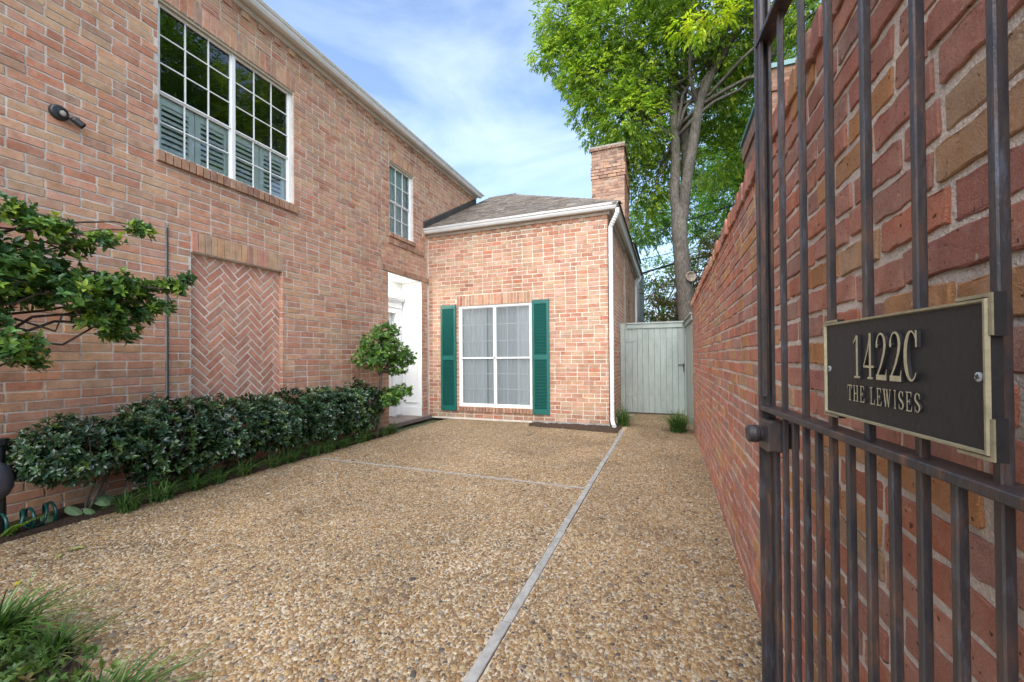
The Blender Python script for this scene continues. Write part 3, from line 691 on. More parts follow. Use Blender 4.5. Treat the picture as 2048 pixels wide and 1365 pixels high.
for (a0_, a1_, b0_, b1_) in ((6.26, 6.58, 1.55, 1.98), (6.26, 6.58, 0.95, 1.48), (6.26, 6.58, 0.25, 0.85)):
    for (p0, p1, r0_, r1_) in ((a0_, a1_, b0_, b0_+.02), (a0_, a1_, b1_-.02, b1_), (a0_, a0_+.02, b0_+.02, b1_-.02), (a1_-.02, a1_, b0_+.02, b1_-.02)):
        q = MB(); q.box(XB-.0848, XB-.072, p0, p1, r0_, r1_); q.build('door_moulding', M['white'], door)
q = MB(); q.lathe([(0.0, 0), (.012, .002), (.012, .02), (.028, .03), (.03, .045), (.02, .06), (0, .062)], (XB-.084, 6.60, 1.02), (1, 0, 0), 14); q.build('handle', M['gold'], door)
q = MB(); q.cbox(((-5.1+XL+.10)/2, (5.885+7.10)/2, 0.035), ((XL+.10+5.1)/2, 0, 0), (0, (7.10-5.885)/2, 0), (0, 0, 0.034), .01); q.build('door_step', mortar_mat('step_stone', (0.20, 0.165, 0.15)), house)

# lit recessed lamp in the entry ceiling
def lamp_mat():
    m, nt, b, out = new_mat('lit_lamp'); b.inputs['Base Color'].default_value = (1, 1, 1, 1); b.inputs['Emission Color'].default_value = (1, .93, .82, 1); b.inputs['Emission Strength'].default_value = 6.0; return m
q = MB(); q.lathe([(.045, 0), (.05, .004), (.062, .006), (.062, .010), (0, .010)], (-4.80, 6.12, 2.7045), (0, 0, 1), 20); q.build('ceiling_lamp', M['white'], entry)
q = MB(); q.lathe([(.042, 0), (.042, .002), (0, .002)], (-4.80, 6.12, 2.7015), (0, 0, 1), 20); q.build('lamp_lens', lamp_mat(), entry)
ld = bpy.data.lights.new('entry_lamp', 'AREA'); ld.shape = 'DISK'; ld.size = .08; ld.energy = 9; ld.color = (1, .94, .86); lo_ = bpy.data.objects.new('entry_lamp', ld); COL.objects.link(lo_); lo_.location = (-4.80, 6.12, 2.699); lo_.parent = entry

# ------------------------------------------------------------------ single-storey wing
wing = tag(empty('house_wing', (0, 0, 0)), 'single-storey pinkish brick wing with green shutters, hip roof and chimney', 'house')
XE, WE, WH = -0.95, 13.4, 3.672
GW = (-3.862, -2.350, 0.262, 2.231)
wf = Wall((0, GY, 0), (1, 0, 0), (0, -1, 0)); ws = Wall((XE, 0, 0), (0, 1, 0), (1, 0, 0))
wc = core(wf, M['mortar_wing'], 'brick_wall', XL-0.1, XE-0.008, 0.0, WH, [GW], -0.0056, -0.13, wing)
RF = [(GW[0]-.006, GW[1]+.006, GW[2], GW[3]), (-3.90, -2.31, 0.155, 0.262), (-3.915, -2.30, 2.225, 2.445), (-6, 0, 3.592, 3.7)]
def wing_tint(c, s, z):
    k = 0.80 if z < 0.16 else (0.92 if z < 0.35 else 1.0)
    return (c[0]*k, c[1]*k*(1.05 if z < .3 else 1), c[2]*k*(1.05 if z < .3 else 1))
courses(wf, XL+0.004, XE, 0.04, 3.592, 0.0755, 0.2035, 0.0122, RF, PAL_WING, 0.0019, 0.0045, 0.0026, 0.03, 0.002, wing_tint)
row_bricks(wf, -3.90, -2.315, 0.165, 0.255, 23, 0.03, PAL_SILL, 'sill_brick', back=0.1, jz=.002)
row_bricks(wf, -3.91, -2.305, 2.235, 2.438, 24, 0.001, PAL_WING[:4]+[((0.38, 0.12, 0.075), 2)], 'soldier_brick')
row_bricks(wf, XL+0.01, XE, 3.598, 3.667, 36, -0.002, PAL_WING[:3], 'dentil_brick', alt=0.02)
wf.emit(wc, M['house_obj'], M['house_att'], 300)
q = MB(); q.box(XE-0.13, XE-0.0042, GY+0.0046, WE, 0.0, WH); wsb = q.build('brick_wall', M['mortar_wing'], wing)
courses(ws, GY+0.014, WE, 0.04, WH-0.005, 0.0755, 0.2035, 0.0130, [], PAL_WING, 0.0019, 0.0045, 0.0026, 0.03, 0.002, wing_tint, start=1)
ws.emit(wsb, M['house_obj'], M['house_att'], 100)
q = MB(); q.box(-2.35, XE+.012, GY-0.02, GY+.2, -0.03, 0.05); q.build('foundation', M['soot'], wing)
q = MB(); q.box(XL-.1, XE-.14, WE-.13, WE, 0, WH); q.build('back_wall', M['mortar_wing'], wing)
gw = window(wing, wf.P, GW, 2, 3, 3, 1.205, M['screen'], -0.006, rec=0.035, mt=0.012, fr=0.04)
q = MB(); fz = 1.20
for (s0, s1, h0, h1) in ((GW[0]+.04, GW[1]-.04, 1.19, 1.22),): q.add([tuple(wf.P(*p)) for p in ((s0, -.052, h0), (s1, -.052, h0), (s1, -.022, h0), (s0, -.022, h0), (s0, -.052, h1), (s1, -.052, h1), (s1, -.022, h1), (s0, -.022, h1))], [(0, 3, 2, 1), (4, 5, 6, 7), (0, 1, 5, 4), (1, 2, 6, 5), (2, 3, 7, 6), (3, 0, 4, 7)])
q.build('meeting_rail', M['white'], gw)
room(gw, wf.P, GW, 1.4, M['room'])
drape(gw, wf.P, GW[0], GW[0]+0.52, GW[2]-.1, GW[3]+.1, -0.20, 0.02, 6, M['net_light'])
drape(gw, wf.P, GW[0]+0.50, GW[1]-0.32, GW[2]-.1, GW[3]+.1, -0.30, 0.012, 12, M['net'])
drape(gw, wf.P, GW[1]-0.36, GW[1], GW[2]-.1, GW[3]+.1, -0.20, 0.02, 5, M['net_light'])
# louvred shutters
def shutter(x0, x1, z0, z1, dy):
    s = MB(); y0, y1 = GY-0.045+dy, GY-0.012+dy; st = 0.045
    s.box(x0, x0+st, y0, y1, z0, z1); s.box(x1-st, x1, y0, y1, z0, z1)
    zm = (z0+z1)/2
    for (a_, b_) in ((z0, z0+.10), (zm-.045, zm+.045), (z1-.07, z1)): s.box(x0+st, x1-st, y0+.0005, y1, a_, b_)
    s.box(x0+st, x1-st, y1-.006, y1-.001, z0+.1, z1-.07)
    sh = s.build('shutter', M['green'], wing)
    sl = MB(); sl.cbox((0, 0, 0), (0, 0.0085, -0.0125), (0, 0.002, 0.002), ((x1-x0)/2-st, 0, 0), .0008)
    slo = sl.build('slat', M['green'], sh); slo.location = ((x0+x1)/2, y0+.016, z0+.12); n_ = 0
    for (a_, b_) in ((z0+.10, zm-.045), (zm+.045, z1-.07)):
        k = int((b_-a_)/.026)
        for i in range(k):
            o = slo if n_ == 0 else slo.copy()
            if n_: COL.objects.link(o)
            o.parent = sh; o.location = ((x0+x1)/2, y0+.016, a_+(i+.5)*(b_-a_)/k); n_ += 1
    return sh
shutter(-4.252, -3.912, 0.17, 2.262, 0.0); shutter(-2.326, -2.004, 0.165, 2.262, 0.0)
# roof
RZ0, RZ1, RY0, RYR, RXE, RXA = 3.80, 5.58, GY-0.185, 10.18, -0.72, -3.85
q = MB(); q.add([(XL+.001, RY0, RZ0), (RXE, RY0, RZ0), (RXE, WE+.2, RZ0), (XL+.001, WE+.2, RZ0), (XL+.001, RYR, RZ1), (RXA, RYR, RZ1)], [(0, 1, 5, 4), (1, 2, 5), (2, 3, 4, 5), (0, 4, 3), (0, 3, 2, 1)], (0.10, 0.085, 0.075))
roof = q.build('roof', M['shingle'], wing)
q = MB(); rows = 27; SL = math.hypot(RYR-RY0, RZ1-RZ0); ey, ez = (RYR-RY0)/SL, (RZ1-RZ0)/SL; exn = (0, -ez, ey)
SHP = [(0.175, 0.150, 0.128), (0.155, 0.132, 0.115), (0.20, 0.172, 0.145), (0.145, 0.130, 0.120), (0.185, 0.152, 0.122), (0.21, 0.185, 0.16)]
for r_ in range(rows):
    t0, t1 = r_/rows*SL, min(SL, (r_+1.25)/rows*SL); x = XL+.002-rng.uniform(0, .2); 
    while x < RXE:
        wd = rng.uniform(.12, .26); xa = max(x, XL+.002); lim = RXE-(t0/SL)*(RXE-RXA); xb = min(x+wd-.004, lim); lift = rng.choice((.009, .015))
        if xb-xa > .02:
            def PP(xx, t, hh): return (xx, RY0+ey*t+exn[1]*hh, RZ0+ez*t+exn[2]*hh)
            xb2 = min(xb, RXE-(t1/SL)*(RXE-RXA)); xb2 = max(xb2, xa)
            c_ = rng.choice(SHP); k_ = rng.uniform(.8, 1.2)
            q.add([PP(xa, t0, .002), PP(xb, t0, .002), PP(xb, t0, lift), PP(xa, t0, lift), PP(xb2, t1, .004), PP(xa, t1, .004)], [(0, 1, 2, 3), (3, 2, 4, 5)], tuple(v*k_ for v in c_))
        x += wd
o = q.build('shingles', M['shingle'], roof, recalc=False); o['kind'] = 'stuff'
for i in range(22):                                     # hip cap shingles, far hip and ridge
    t = i/22
    A = Vector((RXE, RY0, RZ0)).lerp(Vector((RXA, RYR, RZ1)), t); B = Vector((RXE, RY0, RZ0)).lerp(Vector((RXA, RYR, RZ1)), t+.062)
    dr = (B-A).normalized(); s1_ = Vector((-1, -.3, -.28)).normalized(); s2_ = Vector((.3, 1, -.28)).normalized(); up = Vector((0, 0, .022))
    c_ = rng.choice(SHP); q = MB(); q.add([tuple(A+up), tuple(B+up*.6), tuple(A+s1_*.12+up*.8), tuple(B+s1_*.12+up*.4), tuple(A+s2_*.12+up*.8), tuple(B+s2_*.12+up*.4), tuple(A), tuple(A+s1_*.12)], [(0, 1, 3, 2), (0, 4, 5, 1), (6, 0, 2, 7)], c_); q.build('hip_shingle', M['shingle'], roof, recalc=False)
q = MB()
for i in range(5): q.box(XL+.03+i*.16, XL+.03+i*.16+.15, RYR-.05, RYR+.05, RZ1-.06, RZ1+.008+.003*(i % 2), rng.choice(SHP))
o = q.build('ridge_shingles', M['shingle'], roof)
# flashing up the house wall
q = MB(); q.add([(XL+.003, RY0, RZ0+.01), (XL+.03, RY0, RZ0+.01), (XL+.03, RY0, RZ0+.13), (XL+.003, RY0, RZ0+.15), (XL+.003, H_END, RZ0+.01+(H_END-RY0)*ez/ey), (XL+.03, H_END, RZ0+.01+(H_END-RY0)*ez/ey), (XL+.03, H_END, RZ0+.13+(H_END-RY0)*ez/ey), (XL+.003, H_END, RZ0+.15+(H_END-RY0)*ez/ey)], [(0, 1, 2, 3), (4, 7, 6, 5), (0, 4, 5, 1), (1, 5, 6, 2), (2, 6, 7, 3), (3, 7, 4, 0)])
q.build('flashing', M['flash'], roof)
# eaves with a mitred corner
def eave(name, mat, prof, z):
    mb = MB(); n = len(prof)
    pts = []
    for (p, q_) in prof: pts.append(((XL+.003, GY-p, z+q_), (XE+p, GY-p, z+q_), (XE+p, WE+.15, z+q_)))
    vs = [v for tr in pts for v in tr]; fs = []
    for i in range(n):
        j = (i+1) % n
        for k in (0, 1): fs.append((3*i+k, 3*i+k+1, 3*j+k+1, 3*j+k))
    fs.append(tuple(3*i for i in range(n))); fs.append(tuple(3*i+2 for i in range(n-1, -1, -1)))
    mb.add(vs, fs); return mb.build(name, mat, wing)
eave('frieze', M['trim'], FR1, WH-.004); eave('frieze', M['trim'], FR2, WH-.004); eave('gutter', M['gutter'], GUT, WH-.004)
# downspouts
def downspout(x, y, ox, oy, parent):
    mb = MB()
    pts = [(x+ox, y+oy, WH+.05), (x+ox, y+oy, WH-.02), (x+ox*.75, y+oy*.75, WH-.08), (x+ox*.3, y+oy*.3, WH-.17), (x, y, WH-.24), (x, y, 2.6), (x, y, 1.3), (x, y, .16), (x+.005, y-.02, .10), (x+.03, y-.10, .055), (x+.05, y-.15, .045)]
    P = [Vector(p) for p in pts]; n = len(P); hw_, hd = .034, .026; ring = [(1, .6), (.6, 1), (-.6, 1), (-1, .6), (-1, -.6), (-.6, -1), (.6, -1), (1, -.6)]; vs, fs = [], []
    for i, p in enumerate(P):
        t = (P[min(i+1, n-1)]-P[max(i-1, 0)]).normalized(); xx = Vector((1, 0, 0)); yy = t.cross(xx).normalized(); xx = yy.cross(t).normalized()
        vs += [tuple(p+xx*a_*hw_+yy*b_*hd) for a_, b_ in ring]
    for i in range(n-1):
        for k in range(8): fs.append((8*i+k, 8*i+(k+1) % 8, 8*i+8+(k+1) % 8, 8*i+8+k))
    fs += [tuple(range(8)), tuple(range(8*n-1, 8*n-9, -1))]; mb.add(vs, fs); dsp = mb.build('downspout', M['gutter'], parent)
    for zz in (2.95, 1.55, .45):
        b_ = MB(); b_.cbox((x, y, zz), (.038, 0, 0), (0, .029, 0), (0, 0, .012), .01); b_.build('strap', M['gutter'], dsp)
    e = MB()                                            # elbow ribs
    for k in range(7):
        t = k/6; c_ = P[1].lerp(P[4], t); dd = (P[4]-P[1]).normalized(); e.tube([c_-dd*.006, c_+dd*.006], .040, 10)
    e.build('elbow_rib', M['gutter'], dsp)
downspout(-0.895, GY-0.035, 0.125, -0.075, wing); downspout(-0.905, 13.2, 0.13, 0.05, wing)
# chimney
cx0, cx1, cy0, cy1, ch_ = -1.66, -0.90, 9.8, 11.1, 6.21
q = MB(); q.box(cx0+.006, cx1-.006, cy0+.006, cy1-.006, 0.0, ch_-.01); chim = q.build('chimney', mortar_mat('chimney_mortar', (0.34, 0.29, 0.24)), wing)
def chim_tint(c, s, z):
    k = 1.0
    if z > 5.75: k = 0.72 if rng.random() < .5 else 0.9
    if z > 6.05: k *= 0.75
    if rng.random() < .06: k *= .6
    return tuple(v*k for v in c)
wcf = Wall((0, cy0, 0), (1, 0, 0), (0, -1, 0)); wcs = Wall((cx1, 0, 0), (0, 1, 0), (1, 0, 0)); wcl = Wall((cx0, 0, 0), (0, 1, 0), (-1, 0, 0))
for w_, a0_, a1_ in ((wcf, cx0, cx1), (wcs, cy0+.012, cy1), (wcl, cy0+.012, cy1)):
    zb = 0.04 if w_ is wcs else 3.9
    for (z0_, z1_, pr_) in ((zb, 5.46, 0.0), (5.46, 5.76, .022), (5.76, 6.13, .0), (6.13, 6.21, .03)):
        n0_ = len(w_.bricks); courses(w_, a0_-pr_, a1_+pr_, z0_, z1_, .0755, .2035, .0105, [], PAL_CHIM, .002, .006, .004, .05, .003, chim_tint)
        for bb in w_.bricks[n0_:]: bb['pr'] += pr_; bb['ctr'] = w_.P(bb['c'][0], bb['pr'], bb['c'][1])
    w_.emit(chim, M['house_obj'], M['house_att'], 140 if w_ is wcf else 60)
q = MB(); q.box(cx0-.02, cx1+.02, cy0-.02, cy1+.02, 6.19, 6.235); q.build('chimney_cap', M['soot'], chim)

# wall light with its sensor
wlt = tag(empty('wall_light', (XL, 1.745, 3.20)), 'dark motion sensor spotlight mounted high on the brown brick wall', 'light')
q = MB(); q.lathe([(0, 0), (.078, .0), (.080, .012), (.072, .034), (.060, .042), (.040, .044), (0, .044)], (0, 0, 0), (1, 0, 0), 28); q.build('base_plate', M['dark'], wlt, smooth=False)
q = MB(); q.lathe([(.04, 0), (.046, .008), (.044, .03), (.036, .03), (.034, .014), (0, .014)], (.040, .012, -.006), (1, .05, -.15), 22); q.build('sensor_ring', M['dark'], wlt)
q = MB(); q.lathe([(.033, 0), (.030, .008), (.018, .014), (0, .016)], (.052, .012, -.008), (1, .05, -.15), 20); q.build('sensor_lens', M['bronze_glass'], wlt, smooth=True)
q = MB(); q.tube([(.035, .060, -.03), (.055, .085, -.035), (.06, .10, -.035)], .011, 10); q.build('arm', M['dark'], wlt)
q = MB(); q.lathe([(0, 0), (.02, .002), (.033, .014), (.036, .03), (.037, .105), (.034, .106), (.033, .085), (0, .085)], (.052, .085, -.018), (.35, .72, -.58), 22); q.build('lamp_head', M['dark'], wlt)
hd = Vector((.35, .72, -.58)).normalized(); wlt.scale = (.76, .76, .76)
lo = Vector((.052, .085, -.018))+hd*.088
q = MB(); q.lathe([(.032, 0), (.02, .004), (0, .005)], lo, hd, 20); q.build('lamp_lens', M['bronze_glass'], wlt)

# ------------------------------------------------------------------ garden wall on the right
XR, WY1 = 0.376, 7.15
gwall = tag(empty('garden_wall', (XR, 3, 0)), 'long red and orange brick garden wall running beside the drive on the right', 'wall')
gwall.location = (0, 0, 0)
q = MB(); q.box(XR+.0048, XR+.225, -1.5, WY1-.01, 0, 1.985); gcore = q.build('mortar_core', M['mortar_near'], gwall)
wr = Wall((XR, 0, 0), (0, 1, 0), (-1, 0, 0))
courses(wr, -1.2, WY1, 0.0, 1.99, 0.0692, 0.208, 0.0145, [], PAL_NEAR, 0.0027, 0.0048, 0.0022, 0.035, 0.0028, None, 7, 0, 0.006)
wr.emit(gcore, M['near_obj'], M['near_att'], 300)
wt = Wall((XR-.012, 0, 0), (0, 1, 0), (-1, 0, 0)); y = 0.0; y = -1.2; wl2 = []
while y < WY1-.05:                                       # uneven brick-on-edge coping
    t_ = rng.uniform(.058, .070); h_ = rng.uniform(.084, .098); pr_ = rng.uniform(-.007, .009)
    wt.brick(outline(y, y+t_, 1.992, 1.992+h_, .0032, .007, 0), pr_, .0035, .235, pick(PAL_NEAR), 'coping_brick', None); y += t_+.011
# the coping needs closed tops: geo() makes sides back 235 mm deep, so each is a full brick
wt.emit(gcore, M['near_obj'], M['near_att'], 110)
q = MB(); q.box(XR+.01, XR+.205, -1.5, WY1-.02, 1.98, 2.045); q.build('coping_mortar', M['mortar_near'], gwall)

# ------------------------------------------------------------------ iron gate and plaque
AL = math.radians(-5.5); ge = Vector((math.sin(AL), math.cos(AL), 0)); gn = Vector((-math.cos(AL), math.sin(AL), 0)); gO = Vector((0.345, 0, 0))
def G(s, n, z): return gO+ge*s+gn*n+Vector((0, 0, z))
gate = tag(empty('iron_gate', (0, 0, 0)), 'rusted wrought iron bar gate standing open against the right brick wall', 'gate')
def bar(s, w, z0, z1, name='bar', dn=None, n=0.0):
    q = MB(); q.cbox(G(s, n, (z0+z1)/2), ge*(w/2), gn*((dn or w)/2), (0, 0, (z1-z0)/2), .0016); return q.build(name, M['iron'], gate)
RZ, RU = 1.070, 1.975
main = [1.166-0.0985]+[1.166-0.0985-0.1083*i for i in range(1, 9)]
for s in main:
    bar(s, .0110, RZ+.006, 2.42); bar(s, .0108, 0.06, RZ-.006)
for a_, b_ in zip(main[:-1], main[1:]): bar((a_+b_)/2, .0108, 0.06, RZ-.006)
bar(1.1205, .0105, 0.06, RZ-.05)
q = MB()                                                  # channel stile of the latch side
q.cbox(G(1.178, .006, 1.25), ge*.004, gn*.015, (0, 0, 1.21), .001); q.cbox(G(1.164, -.006, 1.25), ge*.0095, gn*.0035, (0, 0, 1.21), .001); q.cbox(G(1.160, .0125, 1.78), ge*.010, gn*.004, (0, 0, .68), .001)
q.build('stile', M['iron'], gate)
bar(0.145, .03, 0.05, 2.45, 'stile')
for z_, nm in ((RZ, 'rail'), (RU, 'rail'), (.055, 'rail')):
    q = MB(); q.cbox(G(.66, .002, z_), gn*.018, Vector((0, 0, .0062)), ge*.512, .0015); q.build(nm, M['iron'], gate)
q = MB(); q.cbox(G(1.128, .006, 1.012), ge*.036, Vector((0, 0, .036)), gn*.019, .004); lock = q.build('lock_box', M['iron'], gate)
q = MB(); q.lathe([(0, 0), (.017, 0), (.018, .006), (.0205, .010), (.0215, .016), (.0205, .029), (.018, .032), (.0125, .033), (.012, .0318), (.006, .0315), (0, .0315)], G(1.146, .024, 1.010), gn, 26); q.build('knob', M['iron'], lock)
q = MB(); q.cbox(G(1.128, -.03, 1.012), ge*.02, Vector((0, 0, .03)), gn*.012, .003); q.build('lock_back', M['dark'], lock)

pq = tag(empty('address_plaque', (0, 0, 0)), 'black address plaque with gold border and raised gold lettering on the iron gate', 'plaque')
def lens(s0, s1, z0, z1, ea, eb, st):
    """rectangle with stepped ears at the corners; s decreases to the right of the picture"""
    return [(s0, z0+eb), (s0-st*0, z0+eb), (s0, z0+eb), (s0, z0+st), (s0-ea, z0+st), (s0-ea, z0)] if False else None
S0, S1, Z0, Z1, EA, EB, ST = 0.8285, 0.5110, 1.1035, 1.2505, 0.040, 0.036, 0.0045
def ears(d):
    """outline shrunk by d, going round; (s,z)"""
    l, r, bo, to = S0-d, S1+d, Z0+d, Z1-d; ST_ = ST
    return [(l+ST_, bo-ST_), (l-EA+d, bo-ST_), (l-EA+d, bo), (r+EA-d, bo), (r+EA-d, bo-ST_), (r-ST_, bo-ST_), (r-ST_, bo+EB-d), (r, bo+EB-d), (r, to-EB+d), (r-ST_, to-EB+d), (r-ST_, to+ST_), (r+EA-d, to+ST_), (r+EA-d, to), (l-EA+d, to), (l-EA+d, to+ST_), (l+ST_, to+ST_), (l+ST_, to-EB+d), (l, to-EB+d), (l, bo+EB-d), (l+ST_, bo+EB-d)]
gf = lambda a, b, dd: G(a, dd, b)
q = MB(); q.extrude(ears(0), gf, .0095, .0185); q.build('plate', M['plaque'], pq)
q = MB()
def ringr(d): return [(S0-d, Z0+d), (S1+d, Z0+d), (S1+d, Z1-d), (S0-d, Z1-d)]
vs = [tuple(gf(a, b, .0186)) for a, b in ringr(0)]+[tuple(gf(a, b, .0222)) for a, b in ringr(.0010)]+[tuple(gf(a, b, .0222)) for a, b in ringr(.0032)]+[tuple(gf(a, b, .0186)) for a, b in ringr(.0042)]
fs = [(k*4+i, k*4+(i+1) % 4, (k+1)*4+(i+1) % 4, (k+1)*4+i) for k in range(3) for i in range(4)]
M['border'] = plaque_mat('plaque_border', (0.26, 0.23, 0.15), 0.45, 0.3, 0.2, 90)
q.add(vs, fs); q.build('border', M['border'], pq)
for sa, sg in ((S0, 1), (S1, -1)):
    for za, zg in ((Z0, -1), (Z1, 1)):
        c1, c2 = sa+sg*.0006, za+zg*.0006; e1, e2 = sa+sg*ST*.92, za+zg*ST*.92
        q = MB(); q.extrude([(e1, e2), (sa-sg*(EA-.001), e2), (sa-sg*(EA-.001), c2), (c1, c2), (c1, za-zg*(EB-.001)), (e1, za-zg*(EB-.001))], gf, .0186, .0202); q.build('corner_ear', M['border'], pq)
SW = 1.0
def stroke(mb, pts, wid, ox, oz, sx, sz, d0, d1):
    """variable-width stroke as one extruded strip"""
    n = len(pts); Lf, Rt = [], []
    if isinstance(wid, (int, float)): wid = [wid]*n
    P = [(p[0]*sx, p[1]*sz) for p in pts]
    for i in range(n):
        a, b = P[max(i-1, 0)], P[min(i+1, n-1)]; tx, ty = b[0]-a[0], b[1]-a[1]; l = math.hypot(tx, ty) or 1; nx, ny = -ty/l, tx/l; w = wid[i]*sz*SW/2
        Lf.append((P[i][0]+nx*w, P[i][1]+ny*w)); Rt.append((P[i][0]-nx*w, P[i][1]-ny*w))
    vs = []
    for A in (Lf, Rt):
        for dd in (d0, d1): vs += [tuple(G(ox-x, dd, oz+z)) for x, z in A]
    # order: L0 L1 R0 R1
    fs = []
    for i in range(n-1):
        a, b = i, i+1
        fs += [(n+a, n+b, 3*n+b, 3*n+a), (a, b, n+b, n+a), (2*n+b, 2*n+a, 3*n+a, 3*n+b)]
    fs += [(0, n, 3*n, 2*n), (n-1, 3*n-1, 4*n-1, 2*n-1)]
    mb.add(vs, fs)
def rect(mb, x0, x1, y0, y1, ox, oz, sx, sz, d0, d1): mb.extrude([(ox-x0*sx, oz+y0*sz), (ox-x1*sx, oz+y0*sz), (ox-x1*sx, oz+y1*sz), (ox-x0*sx, oz+y1*sz)], gf, d0, d1)
def arc(cx, cy, rx, ry, a0, a1, n=12): return [(cx+rx*math.cos(math.radians(a0+(a1-a0)*i/n)), cy+ry*math.sin(math.radians(a0+(a1-a0)*i/n))) for i in range(n+1)]
GL = {  # strokes ('s', pts, widths) and rectangles ('r', x0,x1,y0,y1) in a 1 x 1 cell
 '1': [('r', .43, .61, .04, .97), ('r', .24, .80, 0, .045), ('s', [(.16, .80), (.30, .86), (.50, .985)], [.03, .06, .03])],
 '4': [('s', [(.66, .97), (.42, .62), (.08, .30)], [.05, .05, .05]), ('r', .04, .96, .245, .295), ('r', .57, .75, .04, 1.0), ('r', .42, .90, 0, .045)],
 '2': [('s', arc(.47, .74, .33, .225, 190, -20, 12)+[(.72, .55), (.52, .34), (.28, .16), (.12, .05)], [.10, .085, .06, .045, .045, .05, .06, .075, .09, .105, .11, .115, .115, .10, .085, .07, .06]), ('r', .08, .92, .0, .11), ('s', [(.86, .08), (.93, .22)], [.05, .025]), ('s', arc(.17, .72, .055, .03, 0, 330, 8), .05)],
 'C': [('s', arc(.52, .50, .40, .46, 42, 318, 22), [.045, .045, .045, .05, .06, .08, .10, .12, .135, .14, .14, .14, .14, .14, .135, .12, .10, .08, .06, .05, .045, .04, .03]), ('r', .79, .90, .66, .97)],
 'T': [('r', .43, .59, .04, .97), ('r', .26, .76, 0, .06), ('r', .04, .98, .93, 1.0), ('s', [(.06, .96), (.04, .72)], [.09, .03]), ('s', [(.96, .96), (.98, .72)], [.09, .03])],
 'H': [('r', .15, .30, .03, .97), ('r', .72, .87, .031, .971), ('r', .32, .70, .46, .53), ('r', .03, .43, 0, .06), ('r', .59, .99, 0, .06), ('r', .03, .43, .94, 1.0), ('r', .59, .99, .94, 1.0)],
 'E': [('r', .17, .32, .03, .97), ('r', .05, .92, 0, .06), ('r', .05, .90, .94, 1.0), ('r', .34, .68, .475, .54), ('s', [(.90, .04), (.96, .28)], [.08, .03]), ('s', [(.87, .96), (.90, .74)], [.08, .03]), ('s', [(.68, .64), (.67, .36)], [.04, .04])],
 'L': [('r', .17, .32, .03, .97), ('r', .05, .92, 0, .06), ('r', .03, .50, .94, 1.0), ('s', [(.90, .04), (.97, .32)], [.08, .03])],
 'W': [('s', [(.12, .96), (.32, .02)], [.13, .10]), ('s', [(.32, .03), (.52, .92)], [.05, .05]), ('s', [(.50, .96), (.72, .02)], [.13, .10]), ('s', [(.72, .03), (.93, .95)], [.05, .05]), ('r', -.02, .30, .94, 1.0), ('r', .36, .64, .94, 1.0), ('r', .80, 1.06, .94, 1.0)],
 'I': [('r', .42, .58, .03, .97), ('r', .24, .76, 0, .06), ('r', .24, .76, .94, 1.0)],
 'S': [('s', arc(.50, .73, .32, .23, 25, 215, 10)+[(.42, .53), (.62, .44)]+arc(.50, .26, .34, .22, 20, -155, 10), [.04, .05, .05, .05, .06, .08, .10, .12, .13, .135, .14, .145, .145, .14, .135, .12, .10, .08, .06, .05, .05, .05, .05, .04]), ('r', .78, .86, .70, .97), ('r', .13, .21, .03, .30)],
}
def glyph(chr_, ox, oz, sx, sz, d0, d1, name):
    mb = MB(); e = 0
    for it in GL[chr_]:
        e += 1; dd = d1+e*0.00006
        if it[0] == 'r': rect(mb, *it[1:], ox, oz, sx, sz, d0, dd)
        else: stroke(mb, it[1], it[2], ox, oz, sx, sz, d0, dd)
    o = mb.build(name, M['plaque'], pq); o.data.materials.append(M['gold'])
    for p_ in o.data.polygons:
        if p_.normal.dot(gn) > .9: p_.material_index = 1
    return o
SW = 0.66
for i, c_ in enumerate('1422C'): glyph(c_, 0.7400-i*0.0286, 1.1655, 0.0262, 0.0625, .0186, .0224, 'raised_digit' if c_ != 'C' else 'raised_letter')
SW = 0.80; xx = 0.7560
for c_, wd in zip('THE LEWISES', (.0150, .0172, .0150, .0100, .0146, .0146, .0200, .0100, .0136, .0148, .0136)):
    if c_ != ' ': glyph(c_, xx, 1.1313, wd*.80, 0.0232, .0186, .0208, 'raised_letter')
    xx -= wd
for s_c in (0.815, 0.5235):
    q = MB(); q.lathe([(.0046, 0), (.0046, .0012), (.003, .002), (0, .002)], G(s_c, .0186, 1.1765), gn, 14); sc_ = q.build('screw', M['steel'], pq)
    for a_ in (0.4, 0.4+math.pi/2):
        q = MB(); q.cbox(G(s_c, .0208, 1.1765), (ge*math.cos(a_)+Vector((0, 0, 1))*math.sin(a_))*.0028, (Vector((0, 0, 1))*math.cos(a_)-ge*math.sin(a_))*.0006, gn*.0003, .0002); q.build('slot', M['dark'], sc_)

# ------------------------------------------------------------------ wooden side gate
wg = tag(empty('wooden_gate', (0, 0, 0)), 'grey-green painted wooden plank gate at the end of the side path', 'gate')
GYW = 8.97; ed = [-0.945, -0.845, -0.70, -0.595, -0.49, -0.37, -0.255, -0.14, -0.025, 0.09, 0.20, 0.318]
for i, (a_, b_) in enumerate(zip(ed[:-1], ed[1:])):
    for zz in (.42, 1.0, 1.58):
        q = MB()
        for dx_ in (-.025, .025): q.lathe([(.0045, 0), (.0045, .002), (0, .0028)], ((a_+b_)/2+dx_, GYW-.0135, zz+rng.uniform(-.01, .01)), (0, -1, 0), 8)
        q.build('nail_head', M['dark'], wg)
    q = MB(); q.cbox(((a_+b_)/2, GYW+rng.uniform(-.003, .003), (0.035+1.88)/2+(.015 if i < 1 else 0)), ((b_-a_)/2-.0025, 0, 0), (0, .011, 0), (0, 0, (1.88-.035)/2+(.02 if i < 1 else 0)), .003); q.build('board', M['fence'], wg)
q = MB(); q.box(-.93, .315, GYW+.0115, GYW+.020, .05, 1.87); q.build('backing_board', M['fence'], wg)
